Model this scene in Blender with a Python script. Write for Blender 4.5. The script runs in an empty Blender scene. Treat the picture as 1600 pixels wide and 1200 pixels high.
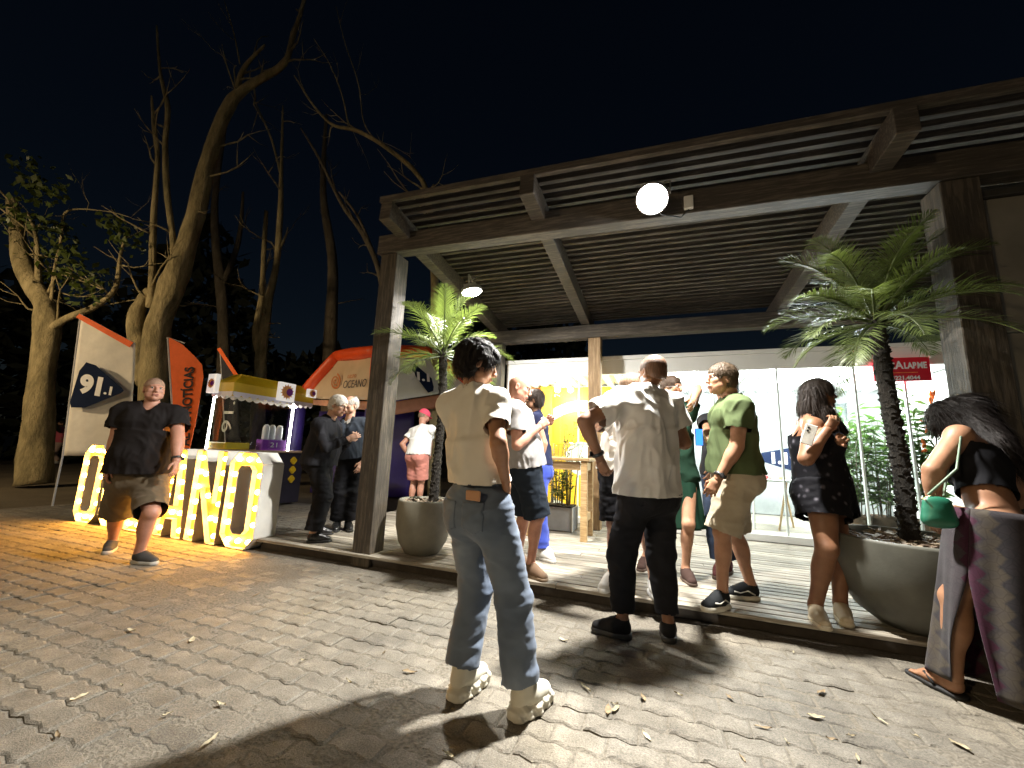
import bpy, math, random
import numpy as np
from mathutils import Vector, Matrix
random.seed(7); RNG = np.random.default_rng(7)
SC = bpy.context.scene
COL = SC.collection
R = math.radians
# ------------------------------------------------------------------ camera
CAM_H, FPX, PITCH, ROLL = 1.13, 625.0, R(9.7), R(2.2)
_f = np.array([0, math.cos(PITCH), math.sin(PITCH)]); _u0 = np.array([0, -math.sin(PITCH), math.cos(PITCH)]); _r0 = np.array([1.0, 0, 0])
_r = _r0*math.cos(ROLL)+_u0*math.sin(ROLL); _u = _u0*math.cos(ROLL)-_r0*math.sin(ROLL)
EYE = np.array([0, 0, CAM_H])
cd = bpy.data.cameras.new('camera'); cam = bpy.data.objects.new('camera', cd); COL.objects.link(cam)
cd.sensor_width = 36; cd.lens = FPX/1600*36; cd.clip_start = .05; cd.clip_end = 500
cam.matrix_world = Matrix(((_r[0], _u[0], -_f[0], 0), (_r[1], _u[1], -_f[1], 0), (_r[2], _u[2], -_f[2], CAM_H), (0, 0, 0, 1)))
SC.camera = cam
# ------------------------------------------------------------------ night sky and faint moonlight
wd = bpy.data.worlds.new('World'); SC.world = wd; wd.use_nodes = True
nt = wd.node_tree; bg = nt.nodes['Background']
sky = nt.nodes.new('ShaderNodeTexSky'); sky.sky_type = 'NISHITA'; sky.sun_disc = False
sky.sun_elevation = R(40); sky.sun_rotation = R(180)
hs = nt.nodes.new('ShaderNodeHueSaturation'); hs.inputs['Saturation'].default_value = 1.15
nt.links.new(sky.outputs[0], hs.inputs['Color']); nt.links.new(hs.outputs[0], bg.inputs[0])
bg.inputs[1].default_value = .0010
sd = bpy.data.lights.new('moon', 'SUN'); sd.energy = .012; sd.angle = R(2); sd.color = (.8, .88, 1)
so = bpy.data.objects.new('moon', sd); COL.objects.link(so); so.rotation_euler = (R(50), 0, 0)
SC.view_settings.view_transform = 'Standard'; SC.view_settings.look = 'None'
SC.view_settings.exposure = 0.72; SC.view_settings.gamma = 1
cy = SC.cycles
try:
    cy.use_light_tree = True; cy.max_bounces = 7; cy.diffuse_bounces = 3; cy.glossy_bounces = 3; cy.transparent_max_bounces = 24
    cy.transmission_bounces = 6; cy.sample_clamp_indirect = 4; cy.caustics_reflective = False; cy.caustics_refractive = False
except Exception: pass
# ------------------------------------------------------------------ helpers
def V(*a): return np.array(a if len(a) > 1 else a[0], float)
def nrm(v): v = np.asarray(v, float); return v/max(np.linalg.norm(v), 1e-9)
A0 = R(-20.5); E1 = V(math.cos(A0), math.sin(A0), 0); E2 = V(-math.sin(A0), math.cos(A0), 0); EZ = V(0, 0, 1)
BF = np.array([E1, E2, EZ])                      # the building frame: along the front, into the depth, up
def W(s, t, z): return s*E1+t*E2+V(0, 0, z)
def ray(x, y): return _f*FPX+_r*(x-800)+_u*(600-y)
def at(x, y, Y):
    d = ray(x, y); return EYE+d*(Y/d[1])
def gnd(x, y, z=0.0):
    d = ray(x, y); return EYE+d*((z-CAM_H)/d[2])
_hash = lambda i, j, k, s: ((np.sin(i*127.1+j*311.7+k*74.7+s*53.3)*43758.5453) % 1.0)
def noise3(p, s=0):
    p = np.asarray(p, float); i = np.floor(p); f = p-i; f = f*f*(3-2*f); out = 0
    for a in (0, 1):
        for b in (0, 1):
            for c in (0, 1):
                out = out+_hash(i[:, 0]+a, i[:, 1]+b, i[:, 2]+c, s)*(f[:, 0] if a else 1-f[:, 0])*(f[:, 1] if b else 1-f[:, 1])*(f[:, 2] if c else 1-f[:, 2])
    return out
# ------------------------------------------------------------------ materials
MATS = {}
class N:
    def __init__(s, name):
        s.m = bpy.data.materials.new(name); s.m.use_nodes = True; s.t = s.m.node_tree; s.b = s.t.nodes['Principled BSDF']; s.o = s.t.nodes['Material Output']
    def n(s, t, **k):
        x = s.t.nodes.new('ShaderNode'+t)
        for a, v in k.items():
            if a in x.inputs.keys(): x.inputs[a].default_value = v
            else: setattr(x, a, v)
        return x
    def l(s, a, b): s.t.links.new(a, b)
    def coord(s, scale=(1, 1, 1), rot=(0, 0, 0), kind='Object'):
        c = s.n('TexCoord'); m = s.n('Mapping'); m.inputs['Scale'].default_value = scale; m.inputs['Rotation'].default_value = rot
        s.l(c.outputs[kind], m.inputs[0]); return m.outputs[0]
    def noise(s, vec, scale, detail=4, rough=.6):
        x = s.n('TexNoise'); x.inputs['Scale'].default_value = scale; x.inputs['Detail'].default_value = detail; x.inputs['Roughness'].default_value = rough
        s.l(vec, x.inputs['Vector']); return x.outputs['Fac']
    def ramp(s, fac, stops):
        x = s.n('ValToRGB'); r = x.color_ramp
        while len(r.elements) < len(stops): r.elements.new(.5)
        for e, (p, c) in zip(r.elements, stops): e.position = p; e.color = (*c, 1) if len(c) == 3 else c
        s.l(fac, x.inputs[0]); return x.outputs[0]
    def bump(s, h, strength=.3, dist=.01):
        x = s.n('Bump'); x.inputs['Strength'].default_value = strength; x.inputs['Distance'].default_value = dist
        s.l(h, x.inputs['Height']); s.l(x.outputs[0], s.b.inputs['Normal'])
def lin(h):
    h = h.lstrip('#'); c = [int(h[i:i+2], 16)/255 for i in (0, 2, 4)]
    return tuple(x/12.92 if x <= .04045 else ((x+.055)/1.055)**2.4 for x in c)
def mat(name, col, rough=.6, var=.25, scale=12, bump=.15, bdist=.004, metal=0, spec=.5, bscale=None, stretch=(1, 1, 1), rot=(0, 0, 0), emit=0, ecol=None, sub=0, coat=0):
    """an everyday procedural surface: base colour broken by noise, roughness variation, fine relief"""
    if name in MATS: return MATS[name]
    q = N(name); v = q.coord(stretch, rot); f = q.noise(v, scale, 5)
    d = tuple(max(0, c*(1-var)) for c in col); e = tuple(min(1, c*(1+var)) for c in col)
    q.l(q.ramp(f, [(.3, d), (.7, e)]), q.b.inputs['Base Color'])
    q.b.inputs['Metallic'].default_value = metal; q.b.inputs['Specular IOR Level'].default_value = spec
    rr = q.n('MapRange'); q.l(f, rr.inputs[0]); rr.inputs[3].default_value = min(1, rough+.1); rr.inputs[4].default_value = max(.02, rough-.1); q.l(rr.outputs[0], q.b.inputs['Roughness'])
    if bump: q.bump(q.noise(v, bscale or scale*6, 4), bump, bdist)
    if emit:
        q.b.inputs['Emission Color'].default_value = (*(ecol or col), 1); q.b.inputs['Emission Strength'].default_value = emit
    if sub: q.b.inputs['Subsurface Weight'].default_value = sub; q.b.inputs['Subsurface Radius'].default_value = (.02, .008, .004)
    if coat: q.b.inputs['Coat Weight'].default_value = coat
    MATS[name] = q.m; return q.m
def glow(name, col, strength):
    if name in MATS: return MATS[name]
    q = N(name); q.b.inputs['Base Color'].default_value = (*col, 1); q.b.inputs['Emission Color'].default_value = (*col, 1); q.b.inputs['Emission Strength'].default_value = strength
    MATS[name] = q.m; return q.m
def wood(name, c1, c2, c3, rot=(0, 0, 0), stretch=(1.2, 14, 14), rough=.65, bump=.5):
    if name in MATS: return MATS[name]
    q = N(name); oi = q.n('ObjectInfo'); c = q.n('TexCoord'); m = q.n('Mapping'); m.inputs['Rotation'].default_value = rot; q.l(c.outputs['Object'], m.inputs[0])
    ad = q.n('VectorMath'); ad.operation = 'ADD'; q.l(m.outputs[0], ad.inputs[0])
    sc_ = q.n('VectorMath'); sc_.operation = 'SCALE'; q.l(oi.outputs['Random'], sc_.inputs['Scale']); sc_.inputs[0].default_value = (37, 19, 23); q.l(sc_.outputs[0], ad.inputs[1])
    m2 = q.n('Mapping'); m2.inputs['Scale'].default_value = stretch; q.l(ad.outputs[0], m2.inputs[0])
    f = q.noise(m2.outputs[0], 3.2, 8, .65); f2 = q.noise(m2.outputs[0], 11, 4); f3 = q.noise(ad.outputs[0], 1.7, 4)
    mx = q.n('Math', operation='MULTIPLY_ADD'); q.l(f2, mx.inputs[0]); mx.inputs[1].default_value = .35; q.l(f, mx.inputs[2])
    mx2 = q.n('Math', operation='MULTIPLY_ADD'); q.l(f3, mx2.inputs[0]); mx2.inputs[1].default_value = .45; q.l(mx.outputs[0], mx2.inputs[2])
    hs = q.n('HueSaturation'); q.l(q.ramp(mx2.outputs[0], [(.55, c1), (.9, c2), (1.15 if False else 1.0, c3)]), hs.inputs['Color'])
    mr = q.n('MapRange'); q.l(oi.outputs['Random'], mr.inputs[0]); mr.inputs[3].default_value = .75; mr.inputs[4].default_value = 1.2; q.l(mr.outputs[0], hs.inputs['Value'])
    q.l(hs.outputs[0], q.b.inputs['Base Color']); q.b.inputs['Roughness'].default_value = rough
    q.bump(mx.outputs[0], bump, .006); MATS[name] = q.m; return q.m
def glass(name, tint=(.93, .97, .96), refl=.9):
    if name in MATS: return MATS[name]
    q = N(name); t = q.n('BsdfTransparent'); t.inputs[0].default_value = (*tint, 1); g = q.n('BsdfGlossy'); g.inputs['Roughness'].default_value = .02
    g.inputs['Color'].default_value = (refl, refl, refl, 1)
    lw = q.n('LayerWeight'); pw = q.n('Math', operation='POWER'); q.l(lw.outputs['Facing'], pw.inputs[0]); pw.inputs[1].default_value = 4; fr = q.n('Math', operation='MULTIPLY_ADD'); q.l(pw.outputs[0], fr.inputs[0]); fr.inputs[1].default_value = .7; fr.inputs[2].default_value = .045
    mx = q.n('MixShader'); q.l(fr.outputs[0], mx.inputs[0]); q.l(t.outputs[0], mx.inputs[1]); q.l(g.outputs[0], mx.inputs[2]); q.l(mx.outputs[0], q.o.inputs[0])
    MATS[name] = q.m; return q.m
# ------------------------------------------------------------------ objects
def link(o, parent=None):
    COL.objects.link(o)
    if parent is not None: o.parent = parent
    return o
def origin(o):
    p = V(0, 0, 0)
    while o is not None: p = p+np.array(o.location); o = o.parent
    return p
def tag(o, label=None, cat=None, group=None, kind=None):
    for k, v in (('label', label), ('category', cat), ('group', group), ('kind', kind)):
        if v: o[k] = v
    return o
def thing(name, label, cat, loc=(0, 0, 0), group=None):
    o = bpy.data.objects.new(name, None); o.empty_display_size = .1; o.location = tuple(float(x) for x in loc); COL.objects.link(o); return tag(o, label, cat, group)
def mesh_np(name, v, f, m, parent=None, smooth=False, loc=None):
    """v: world coordinates; stored relative to the parent's (or loc's) origin"""
    v = np.asarray(v, float); base = origin(parent) if parent is not None else (V(loc) if loc is not None else V(0, 0, 0))
    me = bpy.data.meshes.new(name)
    if isinstance(f, np.ndarray):
        k = f.shape[1]; me.vertices.add(len(v)); me.vertices.foreach_set('co', (v-base).ravel().astype(np.float32))
        me.loops.add(f.size); me.loops.foreach_set('vertex_index', f.ravel().astype(np.int32))
        me.polygons.add(len(f)); me.polygons.foreach_set('loop_start', np.arange(0, f.size, k, dtype=np.int32))
        me.update(calc_edges=True)
    else:
        me.from_pydata([tuple(x) for x in (v-base)], [], f); me.update()
    if smooth: me.polygons.foreach_set('use_smooth', np.ones(len(me.polygons), bool))
    if m is not None: me.materials.append(m)
    o = bpy.data.objects.new(name, me); link(o, parent)
    if parent is None and loc is not None: o.location = tuple(base)
    return o
class MB:
    """collects simple solids in world coordinates; build() links them as one mesh"""
    def __init__(s): s.v = []; s.f = []
    def add(s, v, f):
        n = len(s.v); s.v.extend([tuple(map(float, x)) for x in v]); s.f.extend([tuple(i+n for i in q) for q in f]); return s
    def box(s, c, d, fr=None, ch=0):
        c = V(c); h = V(d)/2; fr = np.eye(3) if fr is None else fr; pts = []
        sg = [(a, b, e) for a in (-1, 1) for b in (-1, 1) for e in (-1, 1)]
        if ch <= 0:
            for g in sg: pts.append(c+(V(g)*h)@fr)
            return s.add(pts, [(0, 1, 3, 2), (4, 6, 7, 5), (0, 4, 5, 1), (2, 3, 7, 6), (0, 2, 6, 4), (1, 5, 7, 3)])
        idx = {}
        for g in sg:
            for ax in range(3):
                q = V(g)*(h-ch); q[ax] = g[ax]*h[ax]; idx[g, ax] = len(pts); pts.append(c+q@fr)
        F = []
        for ax in range(3):
            o = [a for a in range(3) if a != ax]
            for sgn in (-1, 1):
                L = []
                for a, b in ((-1, -1), (1, -1), (1, 1), (-1, 1)):
                    g = [0, 0, 0]; g[ax] = sgn; g[o[0]] = a; g[o[1]] = b; L.append(idx[tuple(g), ax])
                F.append(tuple(L if (sgn > 0) == (ax != 1) else L[::-1]))
        for ax in range(3):
            o = [a for a in range(3) if a != ax]
            for a in (-1, 1):
                for b in (-1, 1):
                    g0 = [0, 0, 0]; g1 = [0, 0, 0]; g0[ax] = -1; g1[ax] = 1
                    for g in (g0, g1): g[o[0]] = a; g[o[1]] = b
                    F.append((idx[tuple(g0), o[0]], idx[tuple(g1), o[0]], idx[tuple(g1), o[1]], idx[tuple(g0), o[1]]))
        for g in sg: F.append(tuple(idx[g, a] for a in range(3)))
        return s.add(pts, F)
    def beam(s, a, b, wd, ht, up=EZ, ch=0):
        a = V(a); b = V(b); x = nrm(b-a); y = nrm(np.cross(up, x)); z = np.cross(x, y)
        return s.box((a+b)/2, (np.linalg.norm(b-a), wd, ht), np.array([x, y, z]), ch)
    def tube(s, path, rad, n=10, cap=True, jit=0, seed=0):
        P = [V(p) for p in path]; rr = rad if hasattr(rad, '__len__') else [rad]*len(P); pts = []; F = []; ref = None
        for i, p in enumerate(P):
            d = nrm(P[min(i+1, len(P)-1)]-P[max(i-1, 0)])
            if ref is None: ref = nrm(np.cross(d, (0, 0, 1) if abs(d[2]) < .9 else (1, 0, 0)))
            x = nrm(ref-d*(ref@d)); ref = x; y = np.cross(d, x)
            for k in range(n):
                a = 2*math.pi*k/n; r_ = rr[i]
                if jit: r_ *= 1+jit*(math.sin(a*3+i*.9+seed)*.5+math.sin(a*2-i*.53+seed*2.1)*.6+math.sin(a*5+i*1.7+seed)*.25)
                pts.append(p+(x*math.cos(a)+y*math.sin(a))*r_)
        for i in range(len(P)-1):
            for k in range(n): F.append((i*n+k, i*n+(k+1) % n, (i+1)*n+(k+1) % n, (i+1)*n+k))
        if cap: F.append(tuple(range(n))[::-1]); F.append(tuple((len(P)-1)*n+k for k in range(n)))
        return s.add(pts, F)
    def lathe(s, c, prof, n=32, fr=None):
        c = V(c); fr = np.eye(3) if fr is None else fr; pts = []; F = []
        for r_, z in prof:
            for k in range(n):
                a = 2*math.pi*k/n; pts.append(c+V(r_*math.cos(a), r_*math.sin(a), z)@fr)
        for i in range(len(prof)-1):
            for k in range(n): F.append((i*n+k, i*n+(k+1) % n, (i+1)*n+(k+1) % n, (i+1)*n+k))
        return s.add(pts, F)
    def prism(s, poly, a, o, x, y, z):
        """polygon (2-D points) in the plane o + x,y extruded by a along z"""
        o = V(o); n = len(poly); b = [o+p[0]*V(x)+p[1]*V(y) for p in poly]; t = [q+a*V(z) for q in b]
        return s.add(b+t, [tuple(range(n))[::-1], tuple(range(n, 2*n))]+[(i, (i+1) % n, n+(i+1) % n, n+i) for i in range(n)])
    def build(s, name, m, parent=None, smooth=False, loc=None): return mesh_np(name, s.v, s.f, m, parent, smooth, loc)
def text_obj(name, txt, size, o, x, y, m, parent, depth=.002, width=None, shear=0, offset=0, align='CENTER'):
    cu = bpy.data.curves.new(name, 'FONT'); cu.body = txt; cu.size = size; cu.extrude = depth/2; cu.align_x = align; cu.align_y = 'CENTER'; cu.shear = shear; cu.offset = offset
    t = bpy.data.objects.new(name, cu); COL.objects.link(t); bpy.context.view_layer.update()
    me = bpy.data.meshes.new_from_object(t.evaluated_get(bpy.context.evaluated_depsgraph_get())); bpy.data.objects.remove(t); bpy.data.curves.remove(cu)
    co = np.zeros(len(me.vertices)*3); me.vertices.foreach_get('co', co); co = co.reshape(-1, 3)
    if width and len(co):
        w0 = np.ptp(co[:, 0]); co[:, 0] *= width/max(w0, 1e-6)
    x = nrm(x); y = nrm(y); z = np.cross(x, y); p = V(o)+co[:, :1]*x+co[:, 1:2]*y+co[:, 2:]*z
    me.vertices.foreach_set('co', (p-origin(parent)).ravel().astype(np.float32)); me.name = name; me.materials.clear(); me.materials.append(m)
    ob = bpy.data.objects.new(name, me); link(ob, parent); me.update(); return ob
def dup(o, parent=None):
    c = o.copy(); COL.objects.link(c); c.parent = parent
    for ch in o.children: dup(ch, c)
    return c
def area(name, loc, to, size, watts, col, parent=None, spread=None, shape='DISK'):
    d = bpy.data.lights.new(name, 'AREA'); d.shape = shape; d.size = size; d.energy = watts; d.color = col
    if spread: d.spread = spread
    o = bpy.data.objects.new(name, d); link(o, parent); b = origin(parent) if parent is not None else V(0, 0, 0)
    o.location = tuple(V(loc)-b); o.rotation_euler = Vector(tuple(V(to)-V(loc))).to_track_quat('-Z', 'Y').to_euler(); return o
def point(name, loc, watts, col, r, parent=None):
    d = bpy.data.lights.new(name, 'POINT'); d.energy = watts; d.color = col; d.shadow_soft_size = r
    o = bpy.data.objects.new(name, d); link(o, parent); o.location = tuple(V(loc)-(origin(parent) if parent is not None else 0)); return o
# ================================================================== SETTING
ROTB = (0, 0, -A0)
def ground_mats():
    q = N('soil'); g = q.n('NewGeometry'); n1 = q.noise(g.outputs['Position'], .9, 6); n2 = q.noise(g.outputs['Position'], 22, 6)
    q.l(q.ramp(n1, [(.3, (.055, .042, .026)), (.7, (.11, .088, .055))]), q.b.inputs['Base Color']); q.b.inputs['Roughness'].default_value = .95; q.bump(n2, .8, .03); MATS['soil'] = q.m
    q = N('bedding_sand'); g = q.n('NewGeometry'); n2 = q.noise(g.outputs['Position'], 60, 5)
    q.l(q.ramp(n2, [(.3, (.10, .088, .068)), (.7, (.22, .195, .155))]), q.b.inputs['Base Color']); q.b.inputs['Roughness'].default_value = 1; q.bump(n2, .9, .02); MATS['bedding'] = q.m
    q = N('concrete_paver'); g = q.n('NewGeometry'); P = g.outputs['Position']
    big = q.noise(P, .8, 4); mid = q.noise(P, 7, 5, .65); fine = q.noise(P, 150, 3, .7); spk = q.noise(P, 420, 2, .5)
    base = q.ramp(mid, [(.25, (.14, .127, .104)), (.5, (.208, .19, .157)), (.78, (.31, .287, .242))])
    st = q.ramp(big, [(.3, (.5, .5, .5)), (.5, (.85, .83, .8)), (.68, (1.15, 1.1, 1.0))])
    m1 = q.n('MixRGB', blend_type='MULTIPLY'); m1.inputs[0].default_value = 1; q.l(base, m1.inputs[1]); q.l(st, m1.inputs[2])
    gr = q.ramp(fine, [(.3, (.42, .42, .42)), (.52, (1, 1, 1)), (.7, (1.5, 1.48, 1.42))])
    m2 = q.n('MixRGB', blend_type='MULTIPLY'); m2.inputs[0].default_value = .85; q.l(m1.outputs[0], m2.inputs[1]); q.l(gr, m2.inputs[2])
    q.l(m2.outputs[0], q.b.inputs['Base Color'])
    rr = q.n('MapRange'); q.l(mid, rr.inputs[0]); rr.inputs[3].default_value = .85; rr.inputs[4].default_value = .55; q.l(rr.outputs[0], q.b.inputs['Roughness'])
    hh = q.n('Math', operation='MULTIPLY_ADD'); q.l(fine, hh.inputs[0]); hh.inputs[1].default_value = .5; q.l(mid, hh.inputs[2]); hh2 = q.n('Math', operation='MULTIPLY_ADD'); q.l(spk, hh2.inputs[0]); hh2.inputs[1].default_value = .25; q.l(hh.outputs[0], hh2.inputs[2])
    q.bump(hh2.outputs[0], 1.0, .011); MATS['paver'] = q.m
ground_mats()
gv = [(-260, -60, -.05), (260, -60, -.05), (260, 300, -.05), (-260, 300, -.05)]
tag(mesh_np('ground', gv, [(0, 1, 2, 3)], MATS['soil']), kind='structure')
DE = 3.28                                             # the deck's front edge
pv = MB()
for (s0, s1, t0, t1) in ((-9.5, 4.6, -2.2, DE+.12), (-9.5, -4.15, DE+.12, 6.3)):
    pv.add([W(s0, t0, -.0195), W(s1, t0, -.0195), W(s1, t1, -.0195), W(s0, t1, -.0195)], [(0, 1, 2, 3)])
gs, gt = np.arange(-7.2, 3.9, .024), np.arange(-.9, 3.44, .024); GS, GT = np.meshgrid(gs, gt, indexing='ij'); q2 = np.c_[GS.ravel(), GT.ravel(), np.zeros(GS.size)]
zz = -.0075+.006*noise3(q2*3.1, 1)+.007*(noise3(q2*14, 2)-.5)+.003*(noise3(q2*37, 3)-.5); zz = np.maximum(zz, -.0085+.002*noise3(q2*9, 4)); n1, n2 = GS.shape
pp0 = q2[:, :1]*E1+q2[:, 1:2]*E2+zz[:, None]*EZ; ii = (np.arange(n1-1)[:, None]*n2+np.arange(n2-1)[None, :]).ravel(); k0 = len(pv.v)
pv.v.extend([tuple(x) for x in pp0]); pv.f.extend([(int(a)+k0, int(a)+k0+n2, int(a)+k0+n2+1, int(a)+k0+1) for a in ii])
pavement = tag(pv.build('pavement', MATS['bedding']), kind='structure')
# --- interlocking concrete pavers: 300 largest in view as pieces, the rest one joined piece
PL, PW, PG = .225, .122, .0020
_tri = lambda k: (-1, 1)[k % 2]*.011
xs = [-PL/2, -3*PL/8, -PL/8, PL/8, 3*PL/8, PL/2]; wv = [0, 1, -1, 1, -1, 0]; A = .0085
outl = [(x+(PG if i == 0 else -PG if i == 5 else 0), -PW/2+PG+A*wv[i]) for i, x in enumerate(xs)]+[(x+(PG if i == 0 else -PG if i == 5 else 0), PW/2-PG+A*wv[i]) for i, x in reversed(list(enumerate(xs)))]
outl = np.array(outl); cen = np.array([0, 0]); n12 = len(outl)
ins = outl*np.array([1-.012/PL*2, 1-.012/PW*2])
pav_v = np.concatenate([np.c_[ins, np.zeros(n12)], np.c_[outl, np.full(n12, -.006)], np.c_[outl, np.full(n12, -.03)]])
pav_f = [tuple(range(n12))]+[(i, n12+i, n12+(i+1) % n12, (i+1) % n12) for i in range(n12)]+[(n12+i, 2*n12+i, 2*n12+(i+1) % n12, n12+(i+1) % n12) for i in range(n12)]
spots = []
for j in range(-18, 60):
    t = j*PW
    for i in range(-44, 21):
        s = i*PL+(j % 2)*PL/2
        inside = (t < DE-.07) or (s < -4.3 and t < 6.1)
        if not inside or s < -9.3: continue
        p = W(s, t, 0); d = p-EYE; dep = d@_f
        if dep < .9: continue
        x = 800+FPX*(d@_r)/dep; y = 600-FPX*(d@_u)/dep
        if -160 < x < 1760 and y < 1330: spots.append((np.linalg.norm(d)+(0 if (0 < x < 1600 and y < 1215) else 50), s, t))
spots.sort()
def pav_xf(s, t):
    a, b, c = RNG.normal(0, .009, 3); z = RNG.normal(0, .002)+.006*math.sin(s*1.9+t*.7)*math.sin(t*1.3-s*.4)
    R3 = np.array([[1, c, a], [-c, 1, b], [-a, -b, 1]])@BF*RNG.uniform(.97, 1.015)
    return R3, W(s, t, z)
me0 = bpy.data.meshes.new('paver'); me0.from_pydata([tuple(x) for x in pav_v], [], pav_f); me0.materials.append(MATS['paver'])
for d, s, t in spots[:300]:
    R3, p = pav_xf(s, t); o = bpy.data.objects.new('paver', me0); link(o, pavement)
    M = Matrix(R3.T.tolist()).to_4x4(); M.translation = Vector(tuple(p)); o.matrix_local = M
rest = MB(); bv = []; bf = []; k = 0
for d, s, t in spots[300:]:
    R3, p = pav_xf(s, t); bv.append(pav_v@R3+p); bf.extend([tuple(i+k for i in q) for q in pav_f]); k += len(pav_v)
tag(mesh_np('paving', np.concatenate(bv), bf, MATS['paver'], pavement), kind='stuff')
# --- timber deck
DZ = .12
deckwood = wood('deck_wood', (.1, .085, .065), (.24, .21, .165), (.36, .33, .27), ROTB, (1.0, 16, 16), .7, .6)
dm = MB().box(W(.2, DE+1.66, .045), (8.6, 2.84, .05), BF); deck = tag(dm.build('deck', mat('deck_frame', (.05, .04, .03), .9)), kind='structure')
pw = .094; nrow = int(3.1/pw)
for j in range(nrow):
    t = DE+.045+j*pw; cuts = [-4.1]+sorted([-4.1+(((j*37) % 11)/11*1.6+.9)+k*2.4 for k in range(3)])+[4.5]
    for a, b in zip(cuts[:-1], cuts[1:]):
        if b-a < .1: continue
        dz = RNG.normal(0, .0012)
        MB().box(W((a+b)/2, t, DZ-.014+dz), (b-a-.004, pw-.011, .028), BF, .003).build('plank', deckwood, deck)
MB().box(W(.2, DE+.11, .045), (8.6, .03, .09), BF, .003).build('shadow_gap_strip', mat('deck_frame', (.05, .04, .03), .9), deck)  # dark recessed strip standing in for the shade of the open gap below the planks
# --- pergola
pergwood = wood('pergola_wood', (.02, .016, .013), (.052, .043, .034), (.098, .082, .064), ROTB, (1.2, 16, 16), .75, .6)
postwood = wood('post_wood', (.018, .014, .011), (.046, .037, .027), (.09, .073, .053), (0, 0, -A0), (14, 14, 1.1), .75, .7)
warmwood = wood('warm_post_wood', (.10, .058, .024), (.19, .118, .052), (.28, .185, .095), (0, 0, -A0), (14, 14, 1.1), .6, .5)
pg = thing('pergola', 'brown timber pergola with slatted roof over the wooden deck', 'pergola', W(-2.72, 3.42, 0))
def pbox(name, s0, s1, t0, t1, z0, z1, m, ch=.006): return MB().box(W((s0+s1)/2, (t0+t1)/2, (z0+z1)/2), (s1-s0, t1-t0, z1-z0), BF, ch).build(name, m, pg)
def zf(s): return 3.14-.03*(s+.4)
pbox('post', -2.83, -2.62, 3.32, 3.53, 0, zf(-2.7), postwood)
pbox('post', 1.83, 2.04, 3.30, 3.52, 0, zf(2), postwood)
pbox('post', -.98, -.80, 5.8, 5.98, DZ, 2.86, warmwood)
pbox('post', -2.52, -2.36, 5.8, 5.96, DZ, 2.86, postwood)
pbox('post', 3.9, 4.1, 5.8, 5.98, DZ, 2.86, postwood)
MB().beam(W(-2.86, 3.36, zf(-2.86)+.105), W(4.4, 3.36, zf(4.4)+.105), .15, .21, ch=.006).build('front_beam', pergwood, pg)
MB().beam(W(-2.9, 5.89, 2.97), W(4.4, 5.89, 2.97), .16, .2, ch=.006).build('back_beam', pergwood, pg)
def zr(s, t):
    k = (t-3.36)/(5.89-3.36); return (1-k)*(zf(s)+.22)+k*3.18
for s, tf in ((-2.52, 2.95), (-1.03, 2.93), (.28+1.32-.08, 2.93), (3.3, 2.93)):
    MB().beam(W(s, tf, zr(s, tf)-.0), W(s, 6.35, zr(s, 6.35)-.0), .13, .2, ch=.005).build('rafter', pergwood, pg)
t = 2.97; k = 0
while t < 6.3:
    a, b = -2.6+RNG.normal(0, .01), 4.5; j = RNG.normal(0, .003)
    MB().beam(W(a, t, zr(a, t)+.127+j), W(b, t, zr(b, t)+.127+j), .045 if k else .05, .05 if k else .06).build('slat', pergwood, pg)
    t += .108; k += 1
# --- dull grey panel wall at the right end of the pergola
pw_ = thing('panel_wall', 'dull grey panel wall behind the right pergola post', 'wall', W(3, 3.5, 0))
grey = mat('grey_panel', (.2, .19, .165), .6, .2, 3, .1)
for z0, z1 in ((.02, 1.05), (1.06, 2.02), (2.03, 2.98)):
    MB().box(W(3.1, 3.5, (z0+z1)/2), (2.1, .06, z1-z0), BF, .006).build('panel', grey, pw_)
MB().box(W(3.1, 3.49, 3.01), (2.16, .1, .05), BF, .004).build('top_rail', mat('dark_rail', (.05, .048, .045), .5), pw_)
# ================================================================== CONTAINER BOOTH
WHITE = mat('white_paint', (.78, .79, .77), .4, .06, 2, .05)
CT, CB = 6.2, 8.64                                    # front and back of the container
CL, CR = -2.42, 3.62
booth = thing('container_booth', 'white glass-fronted container booth brightly lit inside behind the deck', 'booth', W(.4, CT, DZ))
def cb(name, s0, s1, t0, t1, z0, z1, m=WHITE, ch=.004, par=None): return MB().box(W((s0+s1)/2, (t0+t1)/2, (z0+z1)/2), (s1-s0, t1-t0, z1-z0), BF, ch).build(name, m, par or booth)
cb('floor_panel', CL, CR, CT, CB, DZ+.002, .2, mat('booth_floor', (.34, .31, .26), .5, .2, 6))
cb('roof', CL-.02, CR+.02, CT-.02, CB+.02, 2.6, 2.66)
cb('top_rail', CL, CR, CT, CT+.1, 2.38, 2.598)
cb('bottom_rail', CL, CR, CT-.004, CT+.08, DZ+.004, .215)
for s in (CL, CR-.13): cb('corner_post', s, s+.13, CT+.002, CT+.13, .216, 2.378)
cb('side_wall', CL+.002, CL+.05, CT+.132, CB, .21, 2.59); cb('side_wall', CR-.05, CR-.002, CT+.132, CB, .21, 2.59)
backgrey = mat('grey_back_wall', (.3, .32, .32), .45, .25, 2.2, .1)
cb('back_wall', CL+.06, CR-.06, CB-.05, CB-.002, .21, 2.59, backgrey)
# corrugated ceiling: trapezoid ribs running into the depth
prof = []; s = CL+.06
while s < CR-.2:
    prof += [(s, 2.44), (s+.06, 2.44), (s+.09, 2.385), (s+.16, 2.385)]; s += .2
vv = []; 
for s, z in prof: vv += [W(s, CT+.101, z), W(s, CB-.06, z)]
mesh_np('corrugated_ceiling', vv, [(2*i, 2*i+1, 2*i+3, 2*i+2) for i in range(len(prof)-1)], WHITE, booth)
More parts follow.
